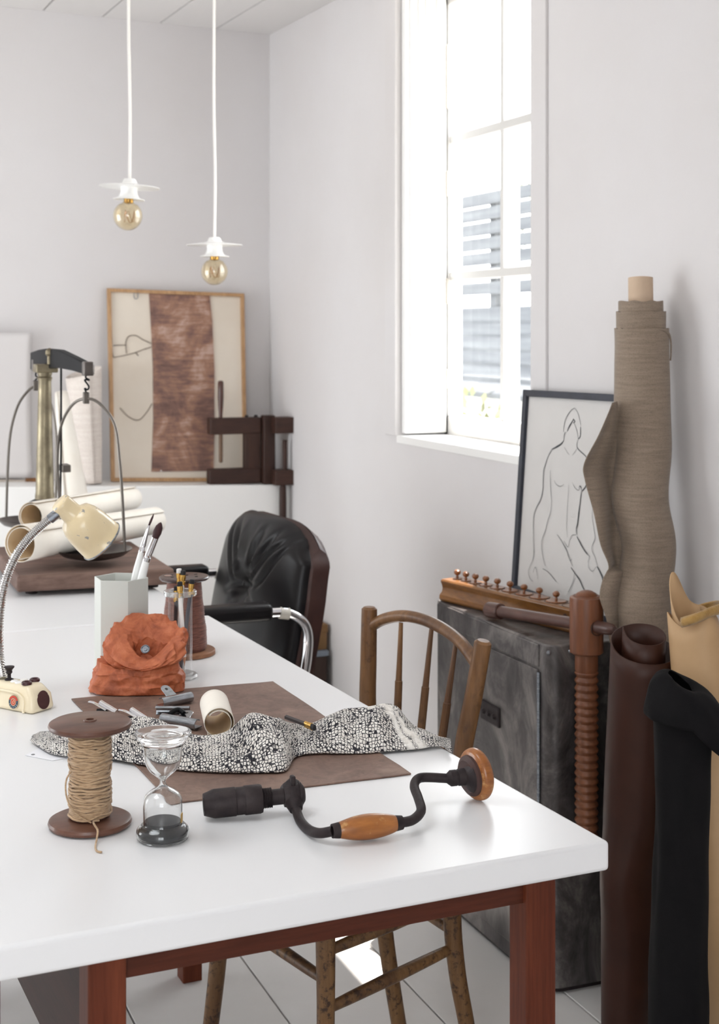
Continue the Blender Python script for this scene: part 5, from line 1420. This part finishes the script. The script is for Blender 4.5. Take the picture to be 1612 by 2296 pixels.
thr = [(.0125, bs(583))]
s = bs(584)
for i in range(6):
    thr += [(.0115, s), (.0128, s + .0009), (.0128, s + .0013)]; s += .0021
thr += [(.0100, s), (.0100, bs(634)), (.0, bs(634))]
obj('threaded_collar', MB().lathe(thr, 32, A0, bd_), M['iron'], br, smooth=45)
rc = A0 + bd_ * bs(650)
dwn = (Vector((0.607,1.7282,0.7536)) - rc).normalized()
obj('ratchet_housing', MB().tube([rc - dwn * .017 + bd_ * -.002, rc - dwn * .014, rc + dwn * .004, rc + dwn * .016, rc + dwn * .022], [.011, .0135, .0148, .0105, .0085], 20), M['iron'], br, smooth=50)
obj('ratchet_barrel', MB().lathe([(0, bs(630)), (.0135, bs(631)), (.0148, bs(640)), (.0148, bs(664)), (.013, bs(672)), (.009, bs(677)), (0, bs(678))], 28, A0, bd_), M['iron'], br)
obj('pawl_lever', MB().box(rc + Vector((-.003, -.006, .012)), rc + Vector((.003, .004, .0255))), M['iron'], br, bevel=.0018)
obj('pawl_ring', MB().lathe([(.0148, -.002), (.0158, -.001), (.0158, .001), (.0148, .002)], 28, rc + bd_ * .010, bd_), M['iron'], br)
g0, g1 = Vector((0.6167,1.6295,0.765)), Vector((0.7055,1.6263,0.7649))
g0.z = g1.z = .7664
cr1 = [rc + dwn * .012, Vector((0.6041,1.7132,0.7553)), Vector((0.6009,1.6714,0.7568)), Vector((0.6045,1.643,0.7611)), g0]
obj('crank_arm', MB().tube(catmull(cr1, 8), .0061, 16), M['iron'], br)
cr2_ = [g1, Vector((0.7239,1.6329,0.7655)), Vector((0.7413,1.6475,0.7698)), Vector((0.7517,1.6789,0.7747)), Vector((0.7592,1.7082,0.7794)), Vector((0.7688,1.7227,0.7833)), Vector((0.7818,1.7261,0.7843)), A0 + bd_ * bs(1003)]
obj('crank_arm', MB().tube(catmull(cr2_, 8), .0061, 16), M['iron'], br)
gd_ = (g1 - g0).normalized(); GL = (g1 - g0).length
gp = [(0, GL * .08), (.0090, GL * .08), (.0110, GL * .16), (.0140, GL * .32), (.0152, GL * .5), (.0142, GL * .68), (.0115, GL * .84), (.0092, GL * .92), (0, GL * .92)]
obj('grip', MB().lathe(smooth_prof(gp[1:-1]), 32, g0, gd_), M['bracewood'], br, smooth=60)
for s0, s1, ra, rb in ((-.01, .09, .0084, .0096), (.91, 1.01, .0096, .0084)):
    obj('grip_ferrule', MB().lathe([(.006, GL * s0), (ra, GL * s0), (rb, GL * s1), (.006, GL * s1)], 24, g0, gd_), M['iron'], br)
nk = [(.0062, bs(998)), (.0072, bs(1000)), (.0105, bs(1007)), (.0105, bs(1020)), (.0098, bs(1021)), (.0098, bs(1023)), (.0108, bs(1024)), (.0112, bs(1040)), (.0190, bs(1047)), (.0225, bs(1052)), (.0225, bs(1057))]
hax = Vector((bd_.x, bd_.y, bd_.z + .04)); hax = (hax + RGT * .0 + TOW * -.34).normalized()
HB = A0 + bd_ * bs(1000)
obj('head_neck', MB().lathe([(r, h - bs(1000)) for r, h in nk], 32, HB, bd_), M['iron'], br)
HB2 = A0 + bd_ * bs(1046)
obj('head_plate', MB().lathe([(0, -.002), (.021, -.002), (.0262, .002), (.0270, .006), (0, .006)], 40, HB2, hax), M['leather_b'], br)
hh = [(0, .005), (.0255, .005), (.0315, .0075), (.0340, .0130), (.0330, .0190), (.0270, .0235), (.015, .0255), (0, .026)]
obj('head', MB().lathe(smooth_prof(hh[1:-1]) + [(0, .026)], 44, HB2, hax), M['bracewood'], br, smooth=60)

# ------------------------------------------------------------------ desk lamp
def chipped():
    m, N, L, B = nodes_of('chipped_cream_enamel')
    f = ntex(N, L, coords(N, L), 34, 7, .62, .5)
    L.new(ramp(N, L, f, [(.0, lin((210, 190, 152))), (.60, lin((216, 197, 160))), (.61, lin((150, 146, 140)))]), B.inputs['Base Color'])
    B.inputs['Roughness'].default_value = .25; B.inputs['Coat Weight'].default_value = .2
    bump(N, L, B, ntex(N, L, coords(N, L), 30, 3), .06, .001)
    return m
M['cream'] = chipped()
M['creamb'] = mat('cream_bakelite', (234, 222, 194), .25, col2=(228, 214, 184), ns=12, coat=.2)
M['maroon'] = mat('maroon_bakelite', (66, 34, 38), .3)
M['maroonfelt'] = mat('maroon_felt', (70, 38, 36), .95, bs=600, bst=.6, bd=.001)
lc1 = Vector((0.3744,2.355,0.7502))
dl = Vector((-.60, .80, 0)); dw = Vector((.80, .60, 0))
dl = (Vector((0.3318,2.4133,0.7502)) - lc1).normalized(); dw = Vector((-dl.y, dl.x, 0))
if dw.x < 0: dw = -dw
lm = thing('desk_lamp', 'small cream gooseneck desk lamp with chipped bell shade and pen holes in its base', 'desk lamp', tuple(lc1 + dl * .07 + dw * .025))
def LP(a, b, z): return lc1 + dl * a + dw * b + Vector((0, 0, z))
bw, blen = .054, .15
lo = [LP(0, 0, 0), LP(0, bw, 0), LP(blen, bw, 0), LP(blen, 0, 0)]
md_ = [LP(.004, .003, .026), LP(.004, bw - .003, .026), LP(blen, bw - .003, .026), LP(blen, .003, .026)]
hi = [LP(.020, .010, .043), LP(.020, bw - .010, .043), LP(blen - .004, bw - .010, .040), LP(blen - .004, .010, .040)]
mb = MB().add(lo + md_ + hi, [(3, 2, 1, 0), (8, 9, 10, 11)] + [(i, (i + 1) % 4, (i + 1) % 4 + 4, i + 4) for i in range(4)] + [(i + 4, (i + 1) % 4 + 4, (i + 1) % 4 + 8, i + 8) for i in range(4)])
obj('base', mb, M['creamb'], lm, bevel=.007, bseg=4, smooth=60)
sn_ = -dw
arch = [LP(.020, .0005, .001), LP(.020, .0020, .018), LP(.026, .0024, .026), LP(.036, .0026, .030), LP(.05, .0026, .031), LP(.08, .0026, .031), LP(.12, .0026, .031)]
obj('panel_bead', MB().tube(catmull(arch, 6), .0022, 8), M['creamb'], lm)
bdg = LP(.042, .0010, .0155)
bn = (sn_ + Vector((0, 0, .12))).normalized()
def disc(c, r, h, n): return MB().lathe([(0, h), (r * .96, h), (r, 0)], 32, c, n)
o_ = obj('badge', disc(bdg, .0108, .0008, bn), mat('badge_blue', (48, 68, 88), .4), lm)
obj('badge_rim', MB().lathe([(.0104, .0006), (.0112, .0010), (.0114, .0)], 32, bdg, bn), mat('badge_cream', (214, 196, 160), .4), o_)
obj('badge_centre', disc(bdg + bn * .0006, .0056, .0006, bn), mat('badge_red', (196, 66, 44), .4), o_)
obj('badge_ring', MB().lathe([(.0052, .0013), (.0060, .0013)], 32, bdg, bn), mat('badge_cream2', (214, 196, 160), .4), o_)
ex_ = dl; ey_ = bn.cross(ex_).normalized()
if ey_.z < 0: ey_ = -ey_
def bpt(r, a, h=.0012): return bdg + bn * h + (-ex_ * math.cos(a) + ey_ * math.sin(a)) * r
arcp = lambda r0, r1, a0, a1: MB().grid(lambda u, v: bpt(lerp(r0, r1, v), lerp(a0, a1, u)), 20, 1)
obj('badge_arc', arcp(.0066, .0102, .35, PI - .35), mat('badge_red2', (196, 66, 44), .4), o_)
for k in range(6):
    a = PI + .45 + k * (PI - .9) / 5
    obj('badge_letter', MB().tube([bpt(.0074, a), bpt(.0096, a)], .0004, 5), mat('badge_letter', (190, 196, 196), .5), o_)
obj('badge_scroll', MB().tube([bpt(.0008 + .0026 * t / 20, 1.2 + t * .34, .0015) for t in range(21)], .0004, 5), mat('badge_cream3', (220, 202, 170), .5), o_)
en = (-dl + Vector((0, 0, .22))).normalized()
oc = LP(.0030, bw * .52, .0185)
def oval(u, v):
    a = 2 * PI * u
    return oc + en * (.0022 * (1 - v * v) + .0004) + dw * (math.cos(a) * .0138 * v) + Vector((0, 0, 1)).cross(dw).cross(dw) * 0 + (UPZ - en * en.z).normalized() * (math.sin(a) * .0150 * v)
obj('felt_oval', MB().grid(oval, 36, 6, closeu=True), M['maroonfelt'], lm, smooth=180)
for a, b in ((.030, .018), (.034, .040)):
    obj('pen_hole', MB().lathe([(.0045, .040), (.0085, .0425), (.0085, .046), (.0065, .0475), (.0045, .046), (.0045, .0425)], 24, LP(a, b, 0), closed=True), M['maroon'], lm)
    obj('hole_well', MB().lathe([(0, .0440), (.0047, .0440)], 16, LP(a, b, 0)), mhole, lm)
for a, b in ((.050, .020), (.062, .022), (.056, .038)):
    obj('button', MB().lathe([(0, .0440), (.0052, .0440), (.0058, .0428), (.0066, .0425), (.0066, .041)], 20, LP(a, b, 0)), M['enamel'], lm)
obj('switch_knob', MB().lathe([(0, .041), (.0075, .041), (.0075, .043), (.003, .0455), (.003, .051), (.0052, .054), (.0048, .058), (.0085, .0625), (.0085, .064), (0, .0645)], 24, LP(.078, .026, 0)), M['iron'], lm)
gn_ = catmull([LP(.092, .026, .040), (0.3417,2.4911,0.8206), (0.341,2.4914,0.8733), (0.3452,2.4897,0.9184), (0.3543,2.4861,0.9576), (0.369,2.4802,0.9922), (0.3886,2.4724,1.02), (0.4109,2.4635,1.0426), (0.4305,2.4556,1.0592)], 40)
den = [gn_[0]]
for a, b in zip(gn_[:-1], gn_[1:]):
    den.append(b)
obj('gooseneck', MB().tube(den, [.0078 if (i % 4) < 2 else .0058 for i in range(len(den))], 12), mat('gooseneck_nickel', (198, 196, 194), .22, 1.0), lm, smooth=30)
obj('gooseneck_ferrule', MB().tube([(0.4207,2.4596,1.0509), (0.4361,2.4534,1.0637)], .0085, 16), M['steel'], lm)
s0, s1 = Vector((0.4375,2.4529,1.078)), Vector((0.5103,2.4647,1.0077))
sx3 = (s1 - s0).normalized(); SL = (s1 - s0).length
q_ = SL / .098
shp = [(0, -.003), (.0150, -.003), (.0168, -.001), (.0172, .004), (.0180, .026), (.0215, .0295), (.0290, .0345), (.0338, .046), (.0364, .060), (.0376, .077), (.0380, .0955), (.0392, .0965), (.0392, .0985), (.0374, .0985), (.0368, .078), (.0356, .061), (.0328, .047), (.0275, .037), (.012, .034), (0, .034)]
obj('shade', MB().lathe([(r * q_, h * q_) for r, h in shp], 48, s0, sx3), M['cream'], lm, smooth=50)
obj('shade_rim', MB().lathe([(.0388 * q_, .0955 * q_), (.0398 * q_, .097 * q_), (.0388 * q_, .0990 * q_), (.0376 * q_, .0985 * q_)], 48, s0, sx3, closed=True), M['steel'], lm)
